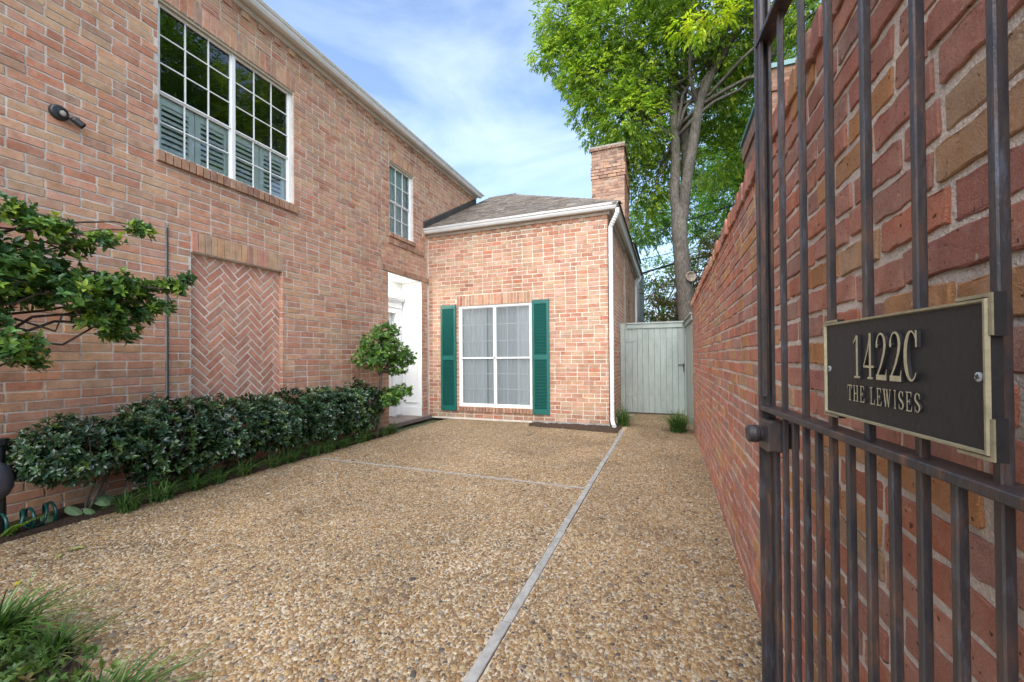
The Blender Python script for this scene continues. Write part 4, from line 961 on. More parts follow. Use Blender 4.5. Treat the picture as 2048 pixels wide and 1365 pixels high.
q = MB(); q.cbox((-0.255, GYW-.026, 1.845), (.545, 0, 0), (0, .012, 0), (0, 0, .045), .002); q.build('top_board', M['fence'], wg)
q = MB(); q.cbox((-0.255, GYW-.015, 1.909), (.56, 0, 0), (0, .045, 0), (0, 0, .015), .004); q.build('cap_rail', M['fence'], wg)
for zz in (.3, 1.6):
    q = MB(); q.cbox((-.3, GYW+.03, zz), (.62, 0, 0), (0, .018, 0), (0, 0, .045), .003); q.build('brace', M['fence'], wg)
for zz in (1.56, .42):
    q = MB(); q.extrude([(-.80, zz-.055), (-.785, zz-.055), (-.62, zz-.012), (-.60, zz), (-.62, zz+.012), (-.785, zz+.055), (-.80, zz+.055)], lambda a, b, d: (a, GYW-.014-d, b), 0, .005); q.box(-.84, -.802, GYW-.019, GYW-.013, zz-.045, zz+.045); q.build('hinge', M['fence'], wg)
q = MB(); q.box(.19, .345, GYW-.030, GYW-.016, 1.025, 1.04); q.box(.285, .315, GYW-.045, GYW-.014, .99, 1.06); q.tube([(.30, GYW-.04, 1.0), (.30, GYW-.06, .95), (.298, GYW-.045, .90)], .007, 8); q.build('latch', M['dark'], wg)
sf = tag(empty('side_fence', (0, 0, 0)), 'short grey-green board fence between the wooden gate and the brick wall', 'fence')
q = MB(); q.cbox((.335, GYW-.005, .96), (.014, 0, 0), (0, .03, 0), (0, 0, .96), .003); q.build('post', M['fence'], sf)
A = Vector((.352, GYW-.03, 0)); B = Vector((.395, 7.16, 0)); nb_ = 13
for i in range(nb_):
    p0 = A.lerp(B, i/nb_); p1 = A.lerp(B, (i+1)/nb_); dd = (p1-p0); m_ = (p0+p1)/2
    q = MB(); q.cbox((m_.x+rng.uniform(-.002, .002), m_.y, .94), dd*.485, Vector((.009, 0, 0)), (0, 0, .94), .002); q.build('board', M['fence'], sf)
m_ = (A+B)/2
q = MB(); q.cbox((m_.x-.02, m_.y, 1.90), (B-A)*.5, Vector((.035, 0, 0)), (0, 0, .014), .003); q.build('cap_rail', M['fence'], sf)
q = MB(); q.cbox((m_.x-.025, m_.y, 1.835), (B-A)*.5, Vector((.010, 0, 0)), (0, 0, .042), .003); q.build('top_board', M['fence'], sf)

# ------------------------------------------------------------------ neighbours
def facebrick():
    m, nt, b, out = new_mat('far_brickwork'); p = pos(nt)
    mp_ = N(nt, 'ShaderNodeMapping'); mp_.inputs['Rotation'].default_value = (math.pi/2, 0, math.pi/2); nt.links.new(p, mp_.inputs['Vector'])
    br = N(nt, 'ShaderNodeTexBrick', Scale=1.0); br.inputs['Brick Width'].default_value = .2; br.inputs['Row Height'].default_value = .072; br.inputs['Mortar Size'].default_value = .006
    br.inputs['Color1'].default_value = (.26, .14, .085, 1); br.inputs['Color2'].default_value = (.17, .085, .055, 1); br.inputs['Mortar'].default_value = (.22, .18, .15, 1)
    cx = N(nt, 'ShaderNodeSeparateXYZ'); nt.links.new(p, cx.inputs[0]); cb = N(nt, 'ShaderNodeCombineXYZ'); nt.links.new(add(nt, cx.outputs[0], cx.outputs[1]), cb.inputs[0]); nt.links.new(cx.outputs[2], cb.inputs[1]); nt.links.new(cb.outputs[0], br.inputs['Vector'])
    c = mixc(nt, 1.0, br.outputs[0], ramp(nt, noise(nt, 8, 5, .7, p), [(.3, .6), (.7, 1.3)]), 'MULTIPLY')
    nt.links.new(c, b.inputs['Base Color']); b.inputs['Roughness'].default_value = .95; bump(nt, b, br.outputs['Fac'], -.5, .01); return m
M['farbrick'] = facebrick()
nh = tag(empty('neighbour_house', (3.4, 6.0, 0)), 'tall dark brown brick building rising behind the garden wall', 'house')
q = MB(); q.box(1.30-3.4, 6.5-3.4, 6.12-6, 8.15-6, 0, 4.62); q.build('wall', M['farbrick'], nh)
q = MB(); q.box(1.27-3.4, 6.53-3.4, 6.09-6, 8.18-6, 4.62, 4.90); q.build('parapet', M['farbrick'], nh)
q = MB(); q.box(1.24-3.4, 6.56-3.4, 6.06-6, 8.21-6, 4.90, 4.96); q.build('coping', paint_mat('teal_metal', (.10, .22, .23), .4, .15, 6, .05), nh)
nh2 = tag(empty('neighbour_shed', (-1.4, 15.5, 0)), 'narrow grey clad building corner behind the wooden gate', 'building')
q = MB(); q.box(-1.6, .50, -.6, 2.5, 0, 4.6); q.build('wall', paint_mat('grey_cladding', (.20, .215, .215), .8, .2, 8, .2), nh2)
q = MB(); q.box(-1.65, .34, -.70, 2.5, 4.6, 5.15); q.build('roof_edge', paint_mat('pale_fascia', (.42, .38, .35), .8, .2, 8, .1), nh2)
q = MB(); q.box(-1.7, .40, -.75, 2.6, 5.15, 5.22); q.build('roof', M['flash'], nh2)
for i, pts in enumerate((((-1.3, 15, 5.35), (.3, 14.9, 5.68), (3.2, 14.8, 6.35)), ((-1.2, 15.2, 4.62), (.4, 15.2, 4.85), (3.2, 15.2, 5.25)), ((-.95, 14.8, 5.15), (0.0, 14.8, 5.58), (1.2, 14.8, 5.9), (3.3, 14.8, 6.4)))):
    q = MB(); q.tube(pts, .011, 6); tag(q.build('utility_wire', M['dark']), ('highest thin overhead wire crossing behind the tree trunk', 'lowest thin overhead wire behind the tree trunk', 'middle sagging overhead wire behind the tree trunk')[i], 'wire', 'overhead wires behind the gate')
q = MB(); q.tube(((-.85, 14.6, 4.05), (.4, 14.6, 4.35), (1.5, 14.6, 4.5), (3.5, 14.6, 4.9)), .035, 8); tag(q.build('utility_wire', M['dark']), 'thick black overhead cable running from the grey building to the tree', 'wire', 'overhead wires behind the gate')

# ------------------------------------------------------------------ foliage
LEAF8 = (np.array([(0, 0, 0), (.36, 0, .02), (.72, 0, -.02), (1, 0, -.12), (.34, .21, .08), (.70, .165, .035), (.34, -.21, .08), (.70, -.165, .035)]), [(0, 1, 4), (1, 2, 5, 4), (2, 3, 5), (0, 6, 1), (1, 6, 7, 2), (2, 7, 3)])
LEAF4 = (np.array([(0, 0, 0), (.45, .19, .05), (1, 0, -.10), (.45, -.19, .05)]), [(0, 2, 1), (0, 3, 2)])
def leaves(name, mat, P, D, U, S, C, parent=None, tpl=LEAF8, width=None):
    """P base points, D directions, U approximate up normals, S lengths, C colours"""
    T, F = tpl; n = len(P); D = D/np.linalg.norm(D, axis=1, keepdims=True)
    Sd = np.cross(U, D); Sd /= np.linalg.norm(Sd, axis=1, keepdims=True)+1e-9; Un = np.cross(D, Sd)
    wd = np.ones(n) if width is None else width
    V = P[:, None]+S[:, None, None]*(D[:, None]*T[None, :, 0:1]+Sd[:, None]*T[None, :, 1:2]*wd[:, None, None]+Un[:, None]*T[None, :, 2:3])
    V = V.reshape(-1, 3); k = len(T)
    me = bpy.data.meshes.new(name); nf = len(F); lens_ = np.array([len(f) for f in F]); base = np.concatenate([np.array(f) for f in F])
    idx = (base[None]+(np.arange(n)*k)[:, None]).ravel(); tot = np.tile(lens_, n); st = np.concatenate([[0], np.cumsum(tot)[:-1]])
    me.vertices.add(len(V)); me.vertices.foreach_set('co', V.astype(np.float32).ravel()); me.loops.add(len(idx)); me.loops.foreach_set('vertex_index', idx.astype(np.int32))
    me.polygons.add(n*nf); me.polygons.foreach_set('loop_start', st.astype(np.int32)); me.update(calc_edges=True)
    at = me.attributes.new('col', 'FLOAT_COLOR', 'POINT'); arr = np.ones((len(V), 4), np.float32); arr[:, :3] = np.repeat(C, k, axis=0); at.data.foreach_set('color', arr.ravel())
    me.polygons.foreach_set('use_smooth', np.ones(n*nf, bool)); me.materials.append(mat); me.validate()
    return link(name, me, parent)
def cols(n, pal, wts, var=.18):
    pal = np.array(pal); i = NR.choice(len(pal), n, p=np.array(wts)/sum(wts)); return pal[i]*NR.uniform(1-var, 1+var, (n, 1))
def unit(n): v = NR.normal(size=(n, 3)); return v/np.linalg.norm(v, axis=1, keepdims=True)
def whorls(ctr, axis, per, size, tilt, pal, wts, sv=.25):
    """rosettes of leaves around shoot tips"""
    n = len(ctr); axis = axis/np.linalg.norm(axis, axis=1, keepdims=True); a = np.cross(axis, unit(n)); a /= np.linalg.norm(a, axis=1, keepdims=True)+1e-9; b = np.cross(axis, a)
    Ps, Ds, Us, Ss, Cs = [], [], [], [], []; C0 = cols(n, pal, wts)
    for k in range(per):
        th = 2.399*k+NR.uniform(-.4, .4, n); tl = np.radians(NR.uniform(*tilt, n)); r = a*np.cos(th)[:, None]+b*np.sin(th)[:, None]
        d = axis*np.cos(tl)[:, None]+r*np.sin(tl)[:, None]; Ps.append(ctr-axis*(0.004*k)); Ds.append(d); Us.append(axis*np.sin(tl)[:, None]-r*np.cos(tl)[:, None]+unit(n)*.25); Ss.append(size*NR.uniform(1-sv, 1+sv, n)); Cs.append(C0*NR.uniform(.8, 1.2, (n, 1)))
    return [np.concatenate(q_) for q_ in (Ps, Ds, Us, Ss, Cs)]
def limb(mb, p0, p1, r0_, r1_, wob=.08, n=6, seg=8, col=None):
    p0, p1 = Vector(p0), Vector(p1); L_ = (p1-p0).length; pts = []
    for i in range(n+1):
        t = i/n; p = p0.lerp(p1, t)
        if 0 < i < n: p = p+Vector((rng.uniform(-1, 1), rng.uniform(-1, 1), rng.uniform(-1, 1)))*wob*L_*.5
        pts.append(p)
    mb.tube(pts, [r0_+(r1_-r0_)*i/n for i in range(n+1)], seg, col); return pts

# big tree behind the side gate
def sprigs(ctr, axis, pairs, leaf, gap, pal, wts):
    """pinnate leaves: a stalk with paired drooping leaflets"""
    n = len(ctr); axis = axis/np.linalg.norm(axis, axis=1, keepdims=True); sd = np.cross(axis, np.array([0, 0, 1.0])+.35*unit(n)); sd /= np.linalg.norm(sd, axis=1, keepdims=True)+1e-9
    Ps, Ds, Us, Ss, Cs = [], [], [], [], []; C0 = cols(n, pal, wts, .25)
    for k in range(pairs):
        base = ctr+axis*(gap*(k+.6))-np.array([0, 0, 1.0])*(0.010*k*k)
        for sg in (-1, 1):
            Ps.append(base); Ds.append(axis*.75+sd*sg*.8-np.array([0, 0, .35])+unit(n)*.18); Us.append(np.array([0, 0, 1.0])+unit(n)*.55); Ss.append(leaf*NR.uniform(.75, 1.2, n)); Cs.append(C0*NR.uniform(.85, 1.15, (n, 1)))
    Ps.append(ctr+axis*gap*(pairs+.5)); Ds.append(axis-np.array([0, 0, .4])); Us.append(np.array([0, 0, 1.0])+unit(n)*.5); Ss.append(leaf*NR.uniform(.9, 1.3, n)); Cs.append(C0)
    return [np.concatenate(q_) for q_ in (Ps, Ds, Us, Ss, Cs)]
def blob_pts(blobs, dens, inner=.55):
    C, A = [], []
    for (x, y, z, rx, ry, rz) in blobs:
        n = int(dens*(rx*ry*rz)**(2/3)); u = unit(n); r = NR.uniform(inner, 1.0, (n, 1))**.7*NR.uniform(.82, 1.06, (n, 1)); C.append(np.array([x, y, z])+u*r*np.array([rx, ry, rz])); A.append(u)
    return np.concatenate(C), np.concatenate(A)
TREE_PAL = [(.195, .310, .050), (.255, .375, .055), (.120, .215, .045), (.34, .44, .060), (.43, .50, .070)]
tree = tag(empty('shade_tree', (.47, 11.0, 0)), 'tall leafy green shade tree with forked grey trunk behind the wooden gate', 'tree')
TO = Vector((.47, 11.0, 0)); q = MB()
def tl_(p): return tuple(Vector(p)-TO)
q.tube([tl_(p) for p in ((.52, 11, -.1), (.50, 11, .5), (.48, 11, 2.1), (.39, 11, 3.1), (.32, 11, 4.1), (.29, 11, 4.7), (.30, 11, 5.0))], [.32, .25, .22, .19, .18, .185, .15], 14)
q.tube([tl_(p) for p in ((.30, 11.02, 4.2), (.26, 11.0, 4.6), (.20, 10.95, 5.3), (.24, 10.9, 6.2), (.20, 10.85, 7.6), (.10, 10.8, 8.9), (-.2, 10.6, 10.2), (-.6, 10.4, 11.6))], [.08, .125, .12, .11, .10, .085, .06, .03], 10)
q.tube([tl_(p) for p in ((.33, 11.02, 4.1), (.40, 10.97, 4.7), (.46, 10.88, 5.4), (.60, 10.7, 6.2), (.80, 10.7, 7.4), (1.05, 10.7, 7.9), (1.42, 10.6, 8.5), (2.15, 10.5, 9.3), (3.0, 10.3, 10.4))], [.08, .12, .125, .12, .11, .10, .08, .06, .03], 10)
q.tube([tl_(p) for p in ((.34, 11.03, 4.2), (.40, 11.1, 4.7), (.48, 11.2, 5.6), (.50, 11.25, 6.4), (.42, 11.3, 7.6), (.5, 11.4, 9.0), (.7, 11.6, 11.0))], [.08, .13, .13, .12, .10, .08, .03], 10)
blobs = [(-1.15, 10.6, 7.5, .8, .8, .75), (-.95, 10.9, 6.45, .7, .7, .65), (-.45, 11.5, 5.5, .5, .5, .45), (-1.9, 10.4, 8.6, .6, .7, .6), (-.5, 10.6, 7.9, .7, .7, .7), (-2.35, 10.3, 10.05, .75, .9, .8), (-2.5, 10.4, 9.0, .55, .7, .5), (-1.75, 10.5, 9.4, .9, 1.0, .8), (-1.03, 10.5, 9.5, 1.3, 1.3, 1.0), (-1.5, 10.4, 8.1, .85, .9, .7), (-.25, 10.7, 8.7, 1.25, 1.1, 1.05), (-.75, 10.5, 7.0, .95, 1.0, .9), (-.35, 11.8, 6.1, .75, .6, .7),
         (.95, 10.5, 9.1, 1.2, 1.2, 1.0), (.1, 11.9, 6.9, .9, .6, .9), (1.6, 10.7, 8.7, 1.0, 1.1, .9), (1.35, 11.3, 7.9, .6, .6, .5), (-1.5, 10.3, 11.6, 1.7, 1.6, 1.4), (.27, 10.3, 11.5, 1.9, 1.8, 1.5), (2.1, 10.2, 10.7, 1.6, 1.6, 1.3), (.2, 9.6, 9.6, 1.0, .8, .8), (3.3, 10.2, 9.6, 1.2, 1.2, 1.0), (2.6, 11, 12, 1.6, 1.6, 1.2), (-.2, 11, 13.2, 2.0, 2.0, 1.2), (4.6, 9.8, 10.2, 1.2, 1.3, 1.0), (3.0, 9.8, 8.2, 1.0, .9, .8), (3.9, 9.4, 8.8, 1.0, .9, .8), (4.2, 9.6, 7.4, .9, .9, .8)]
for bl in blobs:
    st = rng.choice(((.22, 10.9, 6.6), (.20, 10.85, 7.4), (.75, 10.7, 7.2), (.44, 11.3, 7.4), (1.2, 10.65, 8.2), (.3, 11, 8.4)))
    pts = limb(q, tl_(st), tl_(bl[:3]), .05, .014, .12, 6, 6)
    for k in range(5):
        u = unit(1)[0]; limb(q, tuple(pts[rng.randint(3, 6)]), tl_(Vector(bl[:3])+Vector((u[0]*bl[3], u[1]*bl[4], u[2]*bl[5]))*.9), .014, .004, .1, 4, 5)
trunk = q.build('trunk', M['bark'], tree, smooth=True)
q = MB(); q.lathe([(.120, -.06), (.135, .0), (.128, .018), (.105, .016), (.098, -.012), (.05, -.02), (0, -.022)], tl_((.55, 10.83, 3.15)), (.50, -.86, .1), 18); q.build('branch_scar', bark_mat('cut_wood', (.16, .12, .095), (.42, .36, .29)), tree, smooth=True)
blobs += [(.9, 12.4, 8.0, 1.1, .8, 1.0), (1.75, 12.0, 7.7, 1.0, .8, .9), (1.9, 11.6, 9.2, 1.0, .9, .9), (-.1, 12.6, 7.9, 1.1, .7, 1.0), (-.6, 12.3, 5.2, .5, .5, .45), (2.6, 11.4, 8.3, .9, .8, .8), (-2.2, 10.2, 8.3, .38, .4, .32), (-1.95, 10.4, 7.6, .42, .4, .36), (-1.7, 10.5, 7.0, .36, .4, .32), (-3.0, 10.3, 9.2, .3, .35, .25), (1.2, 12.6, 6.6, .8, .7, .7), (2.1, 12.4, 6.9, .8, .7, .7), (-2.75, 10.3, 9.7, .4, .5, .35)]
C, A = blob_pts(blobs, 500, .3); A = A+np.array([0, 0, -.15])+unit(len(A))*.7
L5 = sprigs(C-np.array(TO), A, 3, .115, .055, TREE_PAL, (4, 4, 3, 2.2, .9))
C, A = blob_pts([(.35, 9.3, 8.15, .25, .3, .18), (.72, 9.2, 7.95, .30, .3, .16), (1.0, 9.3, 8.25, .3, .3, .2)], 420, .2)
L6 = sprigs(C-np.array(TO), A+np.array([0, 0, -.5]), 3, .125, .06, [(.42, .50, .04), (.30, .44, .035), (.50, .48, .05)], (3, 3, 1))
leaves('crown', M['leaf_tree'], *[np.concatenate(z_) for z_ in zip(L5, L6)], tree, LEAF4)

# background trees
FAR = [(.10, .21, .05), (.15, .28, .06), (.08, .16, .05), (.20, .33, .08)]
RED = [(.20, .12, .06), (.26, .14, .07), (.12, .19, .05), (.09, .15, .05), (.32, .20, .09)]
def simple_tree(name, label, loc, trunk_h, blobs, dens, leaf, pal, wts, r0_=.14, mat='leaf_far'):
    t = tag(empty(name, loc), label, 'tree', 'trees behind the gate and garden wall'); q = MB(); q.tube([(0, 0, -.1), (rng.uniform(-.1, .1), 0, trunk_h*.5), (0, 0, trunk_h)], [r0_, r0_*.8, r0_*.55], 8)
    for bl in blobs: limb(q, (0, 0, trunk_h*rng.uniform(.6, 1)), bl[:3], r0_*.4, .015, .1, 5, 6)
    q.build('trunk', M['bark'], t, smooth=True)
    C, A = blob_pts(blobs, dens, .3); A = A+unit(len(A))*.7; leaves('crown', M[mat], *sprigs(C, A, 2, leaf, leaf*.6, pal, wts), t, LEAF4); return t
simple_tree('garden_tree', 'bright green leafy tree showing between the forked trunk and brown building', (2.6, 15.5, 0), 5.0, [(0, 0, 8.0, 1.3, 1.3, 1.2), (-.5, 0, 6.6, 1.1, 1.1, .9), (.9, .2, 7.2, 1.2, 1.2, 1.1), (.4, 0, 5.6, 1.2, 1.1, .8), (1.6, 0, 8.6, 1.3, 1.3, 1.1), (0.6, 0, 9.8, 1.6, 1.5, 1.1), (2.4, 0, 7.0, 1.3, 1.2, 1.2)], 420, .15, [(.15, .30, .04), (.21, .37, .05), (.10, .22, .04)], (3, 3, 2))
simple_tree('yard_tree', 'tall broad tree mirrored in the panes of the large upper window', (6.8, 8.6, 0), 7.0, [(0, 0, 10.5, 2.2, 2.2, 1.9), (-1.8, -1.5, 9.8, 1.6, 1.6, 1.5), (1.5, -2, 11.5, 2.0, 2.0, 1.7), (0, -3.5, 10.5, 1.8, 1.8, 1.6), (-1.2, 1.2, 8.6, 1.3, 1.3, 1.2), (1.5, 1.5, 12.5, 2.0, 2.0, 1.5)], 330, .16, [(.10, .21, .03), (.15, .28, .035), (.07, .15, .03)], (3, 3, 2))
simple_tree('evergreen_tree', 'dark dense evergreen low behind the garden wall beside the trunk', (2.5, 18.0, 0), 3.6, [(-.3, 0, 5.0, 1.0, 1, 1.0), (.8, 0, 5.4, 1.1, 1, 1.0), (-.5, 0, 3.6, 1.0, 1, .9), (.6, 0, 3.8, 1.1, 1, 1.0), (1.8, 0, 4.6, 1.1, 1, 1.2), (-.2, 0, 2.4, 1.1, 1, .9)], 420, .15, [(.022, .045, .02), (.035, .065, .025)], (2, 1))
simple_tree('reddish_tree', 'small tree with brownish red leaves behind the wooden gate', (.15, 13.6, 0), 2.3, [(-.35, 0, 2.6, .45, .5, .45), (.1, .2, 3.2, .45, .5, .45), (.9, .3, 3.9, .6, .6, .55), (.8, .2, 3.1, .5, .5, .6), (-.1, 0, 2.1, .5, .5, .4), (1.3, .2, 4.6, .5, .5, .4), (.3, .3, 3.9, .4, .4, .4), (-.55, .3, 3.3, .35, .4, .4), (-.6, .2, 2.2, .35, .4, .3), (.5, .3, 2.4, .5, .5, .4)], 800, .10, RED, (3, 2, 3, 2, 1), .07)
simple_tree('pale_tree', 'pale green airy tree far behind the wooden gate next to the grey building', (-.2, 21, 0), 4.0, [(-.4, 0, 5.3, .9, .9, .9), (.5, 0, 4.2, .9, .8, .9), (-.5, 0, 3.6, .8, .8, .8), (.9, 0, 5.8, .8, .8, .7), (1.0, 0, 3.0, .9, .8, .8), (0, 0, 2.4, 1.0, .8, .8)], 330, .15, FAR, (2, 3, 1, 2), .10)
simple_tree('back_tree', 'large green tree mass furthest behind the chimney and trunk', (1.0, 27, 0), 6.0, [(-2.2, 0, 9.5, 1.6, 1.5, 1.5), (0, 0, 10, 2.0, 1.5, 1.8), (2.5, 0, 9, 2.2, 1.5, 1.8), (4.5, 0, 8, 2.2, 1.5, 2.0), (5, 0, 11.5, 2.2, 1.5, 2.0), (2, 0, 12.5, 2.2, 1.5, 1.8), (6.5, 0, 5.5, 2.2, 1.5, 2.0)], 240, .22, FAR, (3, 3, 2, 1), .2)

# clipped hedge of dark glossy shrubs
HPAL = [(.021, .060, .024), (.036, .088, .026), (.016, .044, .021), (.085, .145, .030)]
poslab = ('first from the left, beside the green hose', 'second from the left end of the row', 'third from the left, below the herringbone panel', 'third from the right, under the herringbone panel edge', 'second from the right end of the row', 'last on the right, beside the small rounded tree')
for i in range(6):
    yc = 1.78+i*0.60; h_ = .84+rng.uniform(-.03, .03)-(.05 if i == 0 else 0); o_ = (-4.28, yc, 0)
    t = tag(empty('hedge_shrub', o_), 'dark glossy hedge shrub, '+poslab[i], 'shrub', 'hedge shrubs along the house wall'); q = MB()
    for k in range(4): limb(q, (rng.uniform(-.04, .04), rng.uniform(-.04, .04), 0), (rng.uniform(-.15, .2), rng.uniform(-.28, .28), .45), .013, .006, .15, 5, 6)
    for k in range(22): limb(q, (rng.uniform(-.1, .15), rng.uniform(-.2, .2), rng.uniform(.25, .5)), (rng.uniform(-.22, .3), rng.uniform(-.34, .34), rng.uniform(.3, h_-.06)), .005, .002, .15, 3, 5)
    q.build('stem', M['twig'], t, smooth=True)
    n = 860; P = NR.uniform(-1, 1, (n*4, 3)); r4 = (np.abs(P)**3).sum(1)**(1/3); k_ = (r4 < 1.05) & (r4 > .55); P = P[k_][:n]; n = len(P)
    ax = P/np.linalg.norm(P, axis=1, keepdims=True)+np.array([.25, 0, .55])+unit(n)*.45
    lump = 1+.16*np.sin(P[:, 1]*5+i*2.1)*np.cos(P[:, 2]*4+i)+.05*NR.normal(size=n)
    C = np.stack([P[:, 0]*.25*lump+.02, P[:, 1]*.39, .49+P[:, 2]*(h_-.49)*lump*(1-.16*np.abs(P[:, 1])**2.5)*(1-.12*np.maximum(0, P[:, 0]))+(P[:, 2] < 0)*P[:, 2]*(-.08 if i == 0 else .0)], 1)
    leaves('foliage', M['leaf_hedge'], *whorls(C, ax, 7, .047, (35, 85), HPAL, (4, 4, 3, .8)), t)
# small rounded tree by the door
TPAL = [(.075, .170, .032), (.110, .225, .036), (.05, .12, .03), (.17, .28, .04)]
t = tag(empty('topiary_tree', (-4.16, 5.06, 0)), 'small rounded evergreen tree with two leafy clumps in front of the white door', 'tree'); q = MB()
q.tube([(0, 0, 0), (.02, .02, .35), (-.02, 0, .6), (.03, .06, .85), (.04, .12, 1.2)], [.03, .026, .024, .02, .014], 8)
tb = [(.05, .02, 1.38, .30, .34, .28), (.05, .36, 1.30, .28, .30, .26), (.0, -.14, 1.22, .26, .28, .22), (.1, .10, 1.62, .24, .26, .16), (.12, .62, 1.22, .18, .22, .14), (.1, .35, 1.06, .2, .22, .14), (.08, .28, .62, .24, .24, .15), (.1, .52, .66, .2, .2, .13), (.12, .12, .56, .2, .2, .13)]
for bl in tb: limb(q, (.02, .05, .5 if bl[2] < .8 else .95), bl[:3], .013, .005, .15, 5, 6)
q.build('trunk', M['twig'], t, smooth=True)
C, A = blob_pts(tb, 2700, .35); leaves('crown', M['leaf_holly'], *whorls(C, A*.8+np.array([0, 0, .5])+unit(len(A))*.5, 6, .052, (30, 85), TPAL, (4, 4, 3, 1.6)), t)
# branching evergreen at the left edge
HOL = [(.065, .150, .036), (.100, .205, .036), (.042, .105, .034), (.19, .31, .04), (.27, .36, .045)]
t = tag(empty('evergreen_shrub', (-4.0, .75, 0)), 'tall spreading evergreen shrub reaching over the wall at the left edge', 'shrub'); q = MB(); HO = Vector((-4.0, .75, 0))
hb = [(1.22, 2.12, .10), (1.35, 2.06, .12), (1.52, 2.00, .10), (1.66, 2.06, .08), (1.83, 2.17, .07), (1.88, 2.22, .05), (1.02, 1.88, .19), (1.22, 1.84, .17), (1.42, 1.80, .15), (1.58, 1.74, .14), (1.74, 1.75, .13), (1.90, 1.74, .11), (2.04, 1.80, .10), (2.13, 1.86, .06), (1.62, 1.52, .13), (1.76, 1.44, .12), (1.90, 1.56, .10), (1.98, 1.62, .08), (1.05, 1.30, .15), (1.20, 1.30, .13), (1.32, 1.22, .09), (1.08, 1.60, .15), (1.30, 1.62, .13), (1.15, 1.72, .17), (1.45, 1.66, .14), (1.0, 1.98, .14), (1.12, 1.46, .10), (1.75, 1.60, .12), (.80, 1.9, .25), (.75, 1.5, .25), (.6, 2.2, .3), (.85, 1.25, .18)]
hx = {}
prev = {'a': (-4.0, .80, 1.75), 'b': (-4.0, .8, 1.2)}
q.tube([(0, 0, 0), (-.02, .03, .8), (.02, .0, 1.4), (.05, .1, 1.9), (0.05, 0, 2.4)], [.05, .045, .04, .03, .015], 8)
blobs_h = []
for (yy, zz, rr) in hb:
    x_ = -3.72+rng.uniform(-.12, .10); blobs_h.append((x_-HO.x, yy-HO.y, zz, rr*1.25, rr*1.2, rr*.85))
    limb(q, (.02, .05, min(2.2, max(.9, zz-.25))), blobs_h[-1][:3], .014, .005, .14, 7, 6)
    for k in range(4):
        u = unit(1)[0]*rr; limb(q, blobs_h[-1][:3], (blobs_h[-1][0]+u[0], blobs_h[-1][1]+u[1], blobs_h[-1][2]+u[2]*.7), .005, .002, .15, 3, 5)
q.build('stem', M['twig'], t, smooth=True)
C, A = blob_pts(blobs_h, 3600, .15); leaves('foliage', M['leaf_holly'], *whorls(C, A*.6+np.array([.15, .1, .7])+unit(len(A))*.5, 6, .052, (30, 85), HOL, (4, 4, 3, 1.8, .8)), t)
# corner azalea
t = tag(empty('azalea_shrub', (-1.95, .50, 0)), 'low leafy green shrub in the bottom left corner', 'shrub'); q = MB(); az = [(0.05, .10, .15, .36, .24, .14), (-.35, .06, .15, .32, .25, .15), (.26, .12, .12, .2, .18, .10), (-.6, 0, .15, .3, .25, .15), (.0, -.12, .14, .4, .22, .15)]
for bl in az:
    for k in range(7):
        u = unit(1)[0]; limb(q, (bl[0]*.5, 0, .0), (bl[0]+u[0]*bl[3]*.8, bl[1]+u[1]*bl[4]*.8, bl[2]+abs(u[2])*bl[5]*.8), .006, .002, .15, 4, 5)
q.build('stem', M['twig'], t, smooth=True)
C, A = blob_pts(az, 5200, .3); leaves('foliage', M['leaf_soft'], *whorls(C, A*.6+np.array([0, 0, .7])+unit(len(A))*.4, 6, .030, (25, 80), [(.060, .125, .028), (.105, .17, .036), (.042, .085, .024), (.12, .10, .04)], (4, 3, 3, 1)), t)
# strap-leaved grass tufts
GPAL = [(.050, .125, .026), (.080, .175, .032), (.036, .085, .024), (.20, .22, .08)]
def tuft(loc, n, ln, spread, label, group, wd=.0035, lean=(0, 0), wth=(4, 4, 3, 1.5)):
    r_ = NR; th = r_.uniform(0, 6.283, n); out = r_.uniform(.25, 1.0, n)*spread; L_ = ln*r_.uniform(.6, 1.15, n); K = 5; mb_v = np.zeros((n, K+1, 2, 3)); b0 = np.stack([r_.normal(0, .03*ln/.3, n), r_.normal(0, .03*ln/.3, n), np.zeros(n)], 1)
    dx = np.stack([np.cos(th)+lean[0], np.sin(th)+lean[1], np.zeros(n)], 1); sd = np.stack([-np.sin(th), np.cos(th), np.zeros(n)], 1)
    for k in range(K+1):
        s_ = k/K; c_ = b0+dx*(out*L_*(s_**1.35))[:, None]+np.array([0, 0, 1.0])*(L_*(s_-s_**2*.62*np.minimum(1, out*1.5)))[:, None]; w_ = wd*(1-s_**2.2)*r_.uniform(.9, 1.1)+.0003
        mb_v[:, k, 0] = c_-sd*w_; mb_v[:, k, 1] = c_+sd*w_
    V = mb_v.reshape(-1, 3); F = []; stp = (K+1)*2
    base = np.arange(n)*stp; f = np.array([[2*k, 2*k+1, 2*k+3, 2*k+2] for k in range(K)]); F = (base[:, None, None]+f[None]).reshape(-1, 4)
    me = bpy.data.meshes.new('grass_blades'); me.from_pydata(V.tolist(), [], F.tolist()); at = me.attributes.new('col', 'FLOAT_COLOR', 'POINT'); C_ = np.ones((len(V), 4), np.float32); C_[:, :3] = np.repeat(cols(n, GPAL, wth), stp, axis=0); at.data.foreach_set('color', C_.ravel())
    me.polygons.foreach_set('use_smooth', [True]*len(me.polygons)); me.materials.append(M['leaf_soft']); o = link('grass_tuft', me, None, loc); return tag(o, label, 'grass', group)
ORD = ('first', 'second', 'third', 'fourth', 'fifth', 'sixth', 'seventh', 'eighth', 'ninth', 'tenth', 'eleventh', 'twelfth', 'thirteenth', 'last')
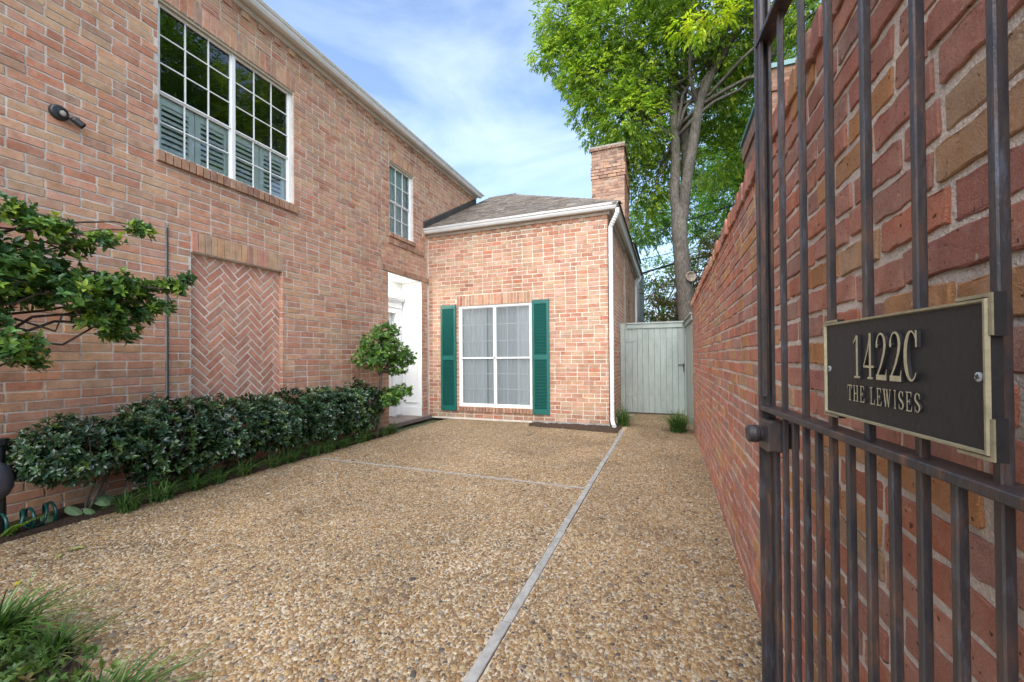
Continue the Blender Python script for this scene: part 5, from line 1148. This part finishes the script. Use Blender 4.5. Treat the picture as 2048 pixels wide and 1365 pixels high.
for i in range(14):
    yy = 1.90+i*0.275+rng.uniform(-.06, .06); tuft((-4.06-.010*i+rng.uniform(-.04, .03), yy, 0), rng.randint(80, 130), rng.uniform(.24, .34), 1.0, 'arching grass tuft under the dark hedge, '+ORD[i]+' counted from the hose end', 'grass tufts under the hedge', .0036, (.25, 0))
tuft((-.74, 7.34, 0), 330, .46, .85, 'grass tuft at the foot of the white downspout', 'grass tufts by the wooden gate'); tuft((.14, 7.0, 0), 420, .48, .9, 'grass tuft against the brick wall in front of the wooden gate', 'grass tufts by the wooden gate', .0036)
tuft((-2.62, .80, 0), 320, .36, 1.0, 'long grass tuft at the left edge above the corner shrub', 'grass tufts in the bottom left corner', .0042, (.35, .1)); tuft((-1.74, .74, 0), 280, .28, 1.05, 'long grass tuft right of the low shrub at the bottom edge', 'grass tufts in the bottom left corner', .004, (.35, .15)); tuft((-2.30, .86, 0), 110, .25, 1.0, 'grass tuft behind the low corner shrub', 'grass tufts in the bottom left corner', .004, (.4, .1))

# hose, caladium, fern, lamp post
q = MB(); pts = []
for i in range(220):
    a_ = i/220*2*math.pi*9.5; pts.append((-4.27+.075*math.cos(a_)+.02*math.sin(i*.05), 1.06+i*.0026+.02*math.sin(a_*.5), .085+.072*math.sin(a_)))
q.tube(pts, .0095, 8); tag(q.build('garden_hose', M['hose'], smooth=True), 'dark green coiled garden hose lying in the bed at left', 'hose')
t = tag(empty('caladium', (-4.36, 1.83, 0)), 'pale green spotted broad-leaved plant behind the hose', 'plant'); q = MB(); Ph = []; 
for k, (dx_, dy_, dz_, sz_) in enumerate(((.12, .0, .13, .12), (.10, -.15, .10, .11), (.08, -.27, .07, .10), (.02, .1, .1, .09), (.15, -.07, .06, .08))):
    q.tube([(0, dy_*.6, 0), (dx_*.5, dy_*.8, dz_*.8), (dx_, dy_, dz_)], .004, 6); Ph.append((dx_, dy_, dz_, sz_))
q.build('stem', M['leaf_soft'] if False else M['fence'], t)
for dx_, dy_, dz_, sz_ in Ph:
    th = np.linspace(0, 2*math.pi, 18, endpoint=False); hs = [(sz_*(.55+.45*math.cos(a_))*(1-.35*max(0, -math.cos(a_))**4), sz_*.36*math.sin(a_)*(1-.2*math.cos(a_))) for a_ in th]
    q = MB(); vs = [(dx_, dy_, dz_+.012)]+[(dx_+a_*.55, dy_+b_*1.0+a_*.45, dz_+.012-abs(b_)*.3-a_*.75) for a_, b_ in hs]; q.add(vs, [(0, i+1, (i+1) % 18+1) for i in range(18)], (.20, .31, .15)); q.build('leaf', M['leaf_soft'], t, recalc=False)
t = tag(empty('fern', (-4.2, 1.36, 0.02)), 'small yellow-green fern frond beside the coiled hose', 'fern'); n = 3; Ps, Ds, Us, Ss = [], [], [], []
for k in range(4):
    a_ = rng.uniform(-.4, 1.2)+k*.5
    for j in range(16):
        s_ = j/15; c_ = np.array([math.cos(a_)*.16*s_, math.sin(a_)*.20*s_, .02+.17*s_-.10*s_*s_])
        for sg in (-1, 1): Ps.append(c_); Ds.append(np.array([-math.sin(a_)*sg, math.cos(a_)*sg, -.15])+np.array([math.cos(a_), math.sin(a_), 0])*.4); Us.append(np.array([0, 0, 1.0])); Ss.append(.055*(1-s_*.75))
leaves('frond', M['leaf_soft'], np.array(Ps), np.array(Ds), np.array(Us), np.array(Ss), cols(len(Ps), [(.13, .22, .03)], (1,)), t, LEAF4)
t = tag(empty('hose_post', (-4.33, 1.36, 0)), 'dark wrapped post with a grey rounded housing at the left edge', 'post'); q = MB()
q.tube([(0, 0, 0), (.01, 0, .25), (-.01, 0, .5), (0, 0, .66)], [.04, .036, .038, .036], 12); q.lathe([(.038, 0), (.052, .01), (.05, .05), (0, .055)], (0, 0, .62), (0, 0, 1), 14); q.build('post', M['dark'], t, smooth=False)
q = MB(); q.lathe([(0, 0), (.05, .01), (.095, .06), (.105, .12), (.085, .19), (.045, .25), (0, .27)], (.12, -.10, .27), (.1, .25, 1), 20); q.build('housing', paint_mat('grey_housing', (.055, .058, .075), .3, .08, 6, .02), t, smooth=True)
# fallen leaves on the drive
FL = ((-3.55, 1.40, .09, (.30, .34, .12)), (-3.47, 1.33, .07, (.34, .36, .14)), (-3.3, 1.12, .05, (.45, .40, .03)), (-3.75, 1.30, .06, (.16, .10, .06)), (-2.9, 1.75, .045, (.20, .13, .08)), (-.58, 4.72, .05, (.16, .15, .05)), (-.05, 4.9, .05, (.35, .36, .10)), (-2.2, 2.3, .04, (.15, .10, .06)), (-3.9, 2.4, .05, (.30, .33, .08)), (-1.25, 2.5, .035, (.14, .09, .05)), (.1, 6.0, .05, (.22, .2, .07)), (-3.95, 1.15, .05, (.35, .33, .1)))
where = ('longest pale leaf on the drive below the hose', 'pale leaf just right of the longest leaf', 'bright yellow leaf on the drive at left', 'brown curled leaf on the drive near the hose', 'small brown leaf in the left part of the drive', 'dull leaf lying against the divider boards', 'yellow-green leaf on the path right of the boards', 'tiny brown leaf in the middle of the drive', 'yellowish leaf at the edge of the hedge bed', 'tiny brown leaf left of the divider boards', 'leaf on the path near the wooden gate', 'yellowish leaf beside the hose at the left edge')
for (x_, y_, s_, c_), lb in zip(FL, where):
    a_ = rng.uniform(0, 6.28); o = leaves('fallen_leaf', M['leaf_soft'], np.array([[0, 0, 0.008]]), np.array([[math.cos(a_), math.sin(a_), .1]]), np.array([[.15, .1, 1.0]]), np.array([s_]), np.array([c_])); o.location = (x_, y_, 0); tag(o, lb, 'leaf', 'fallen leaves')
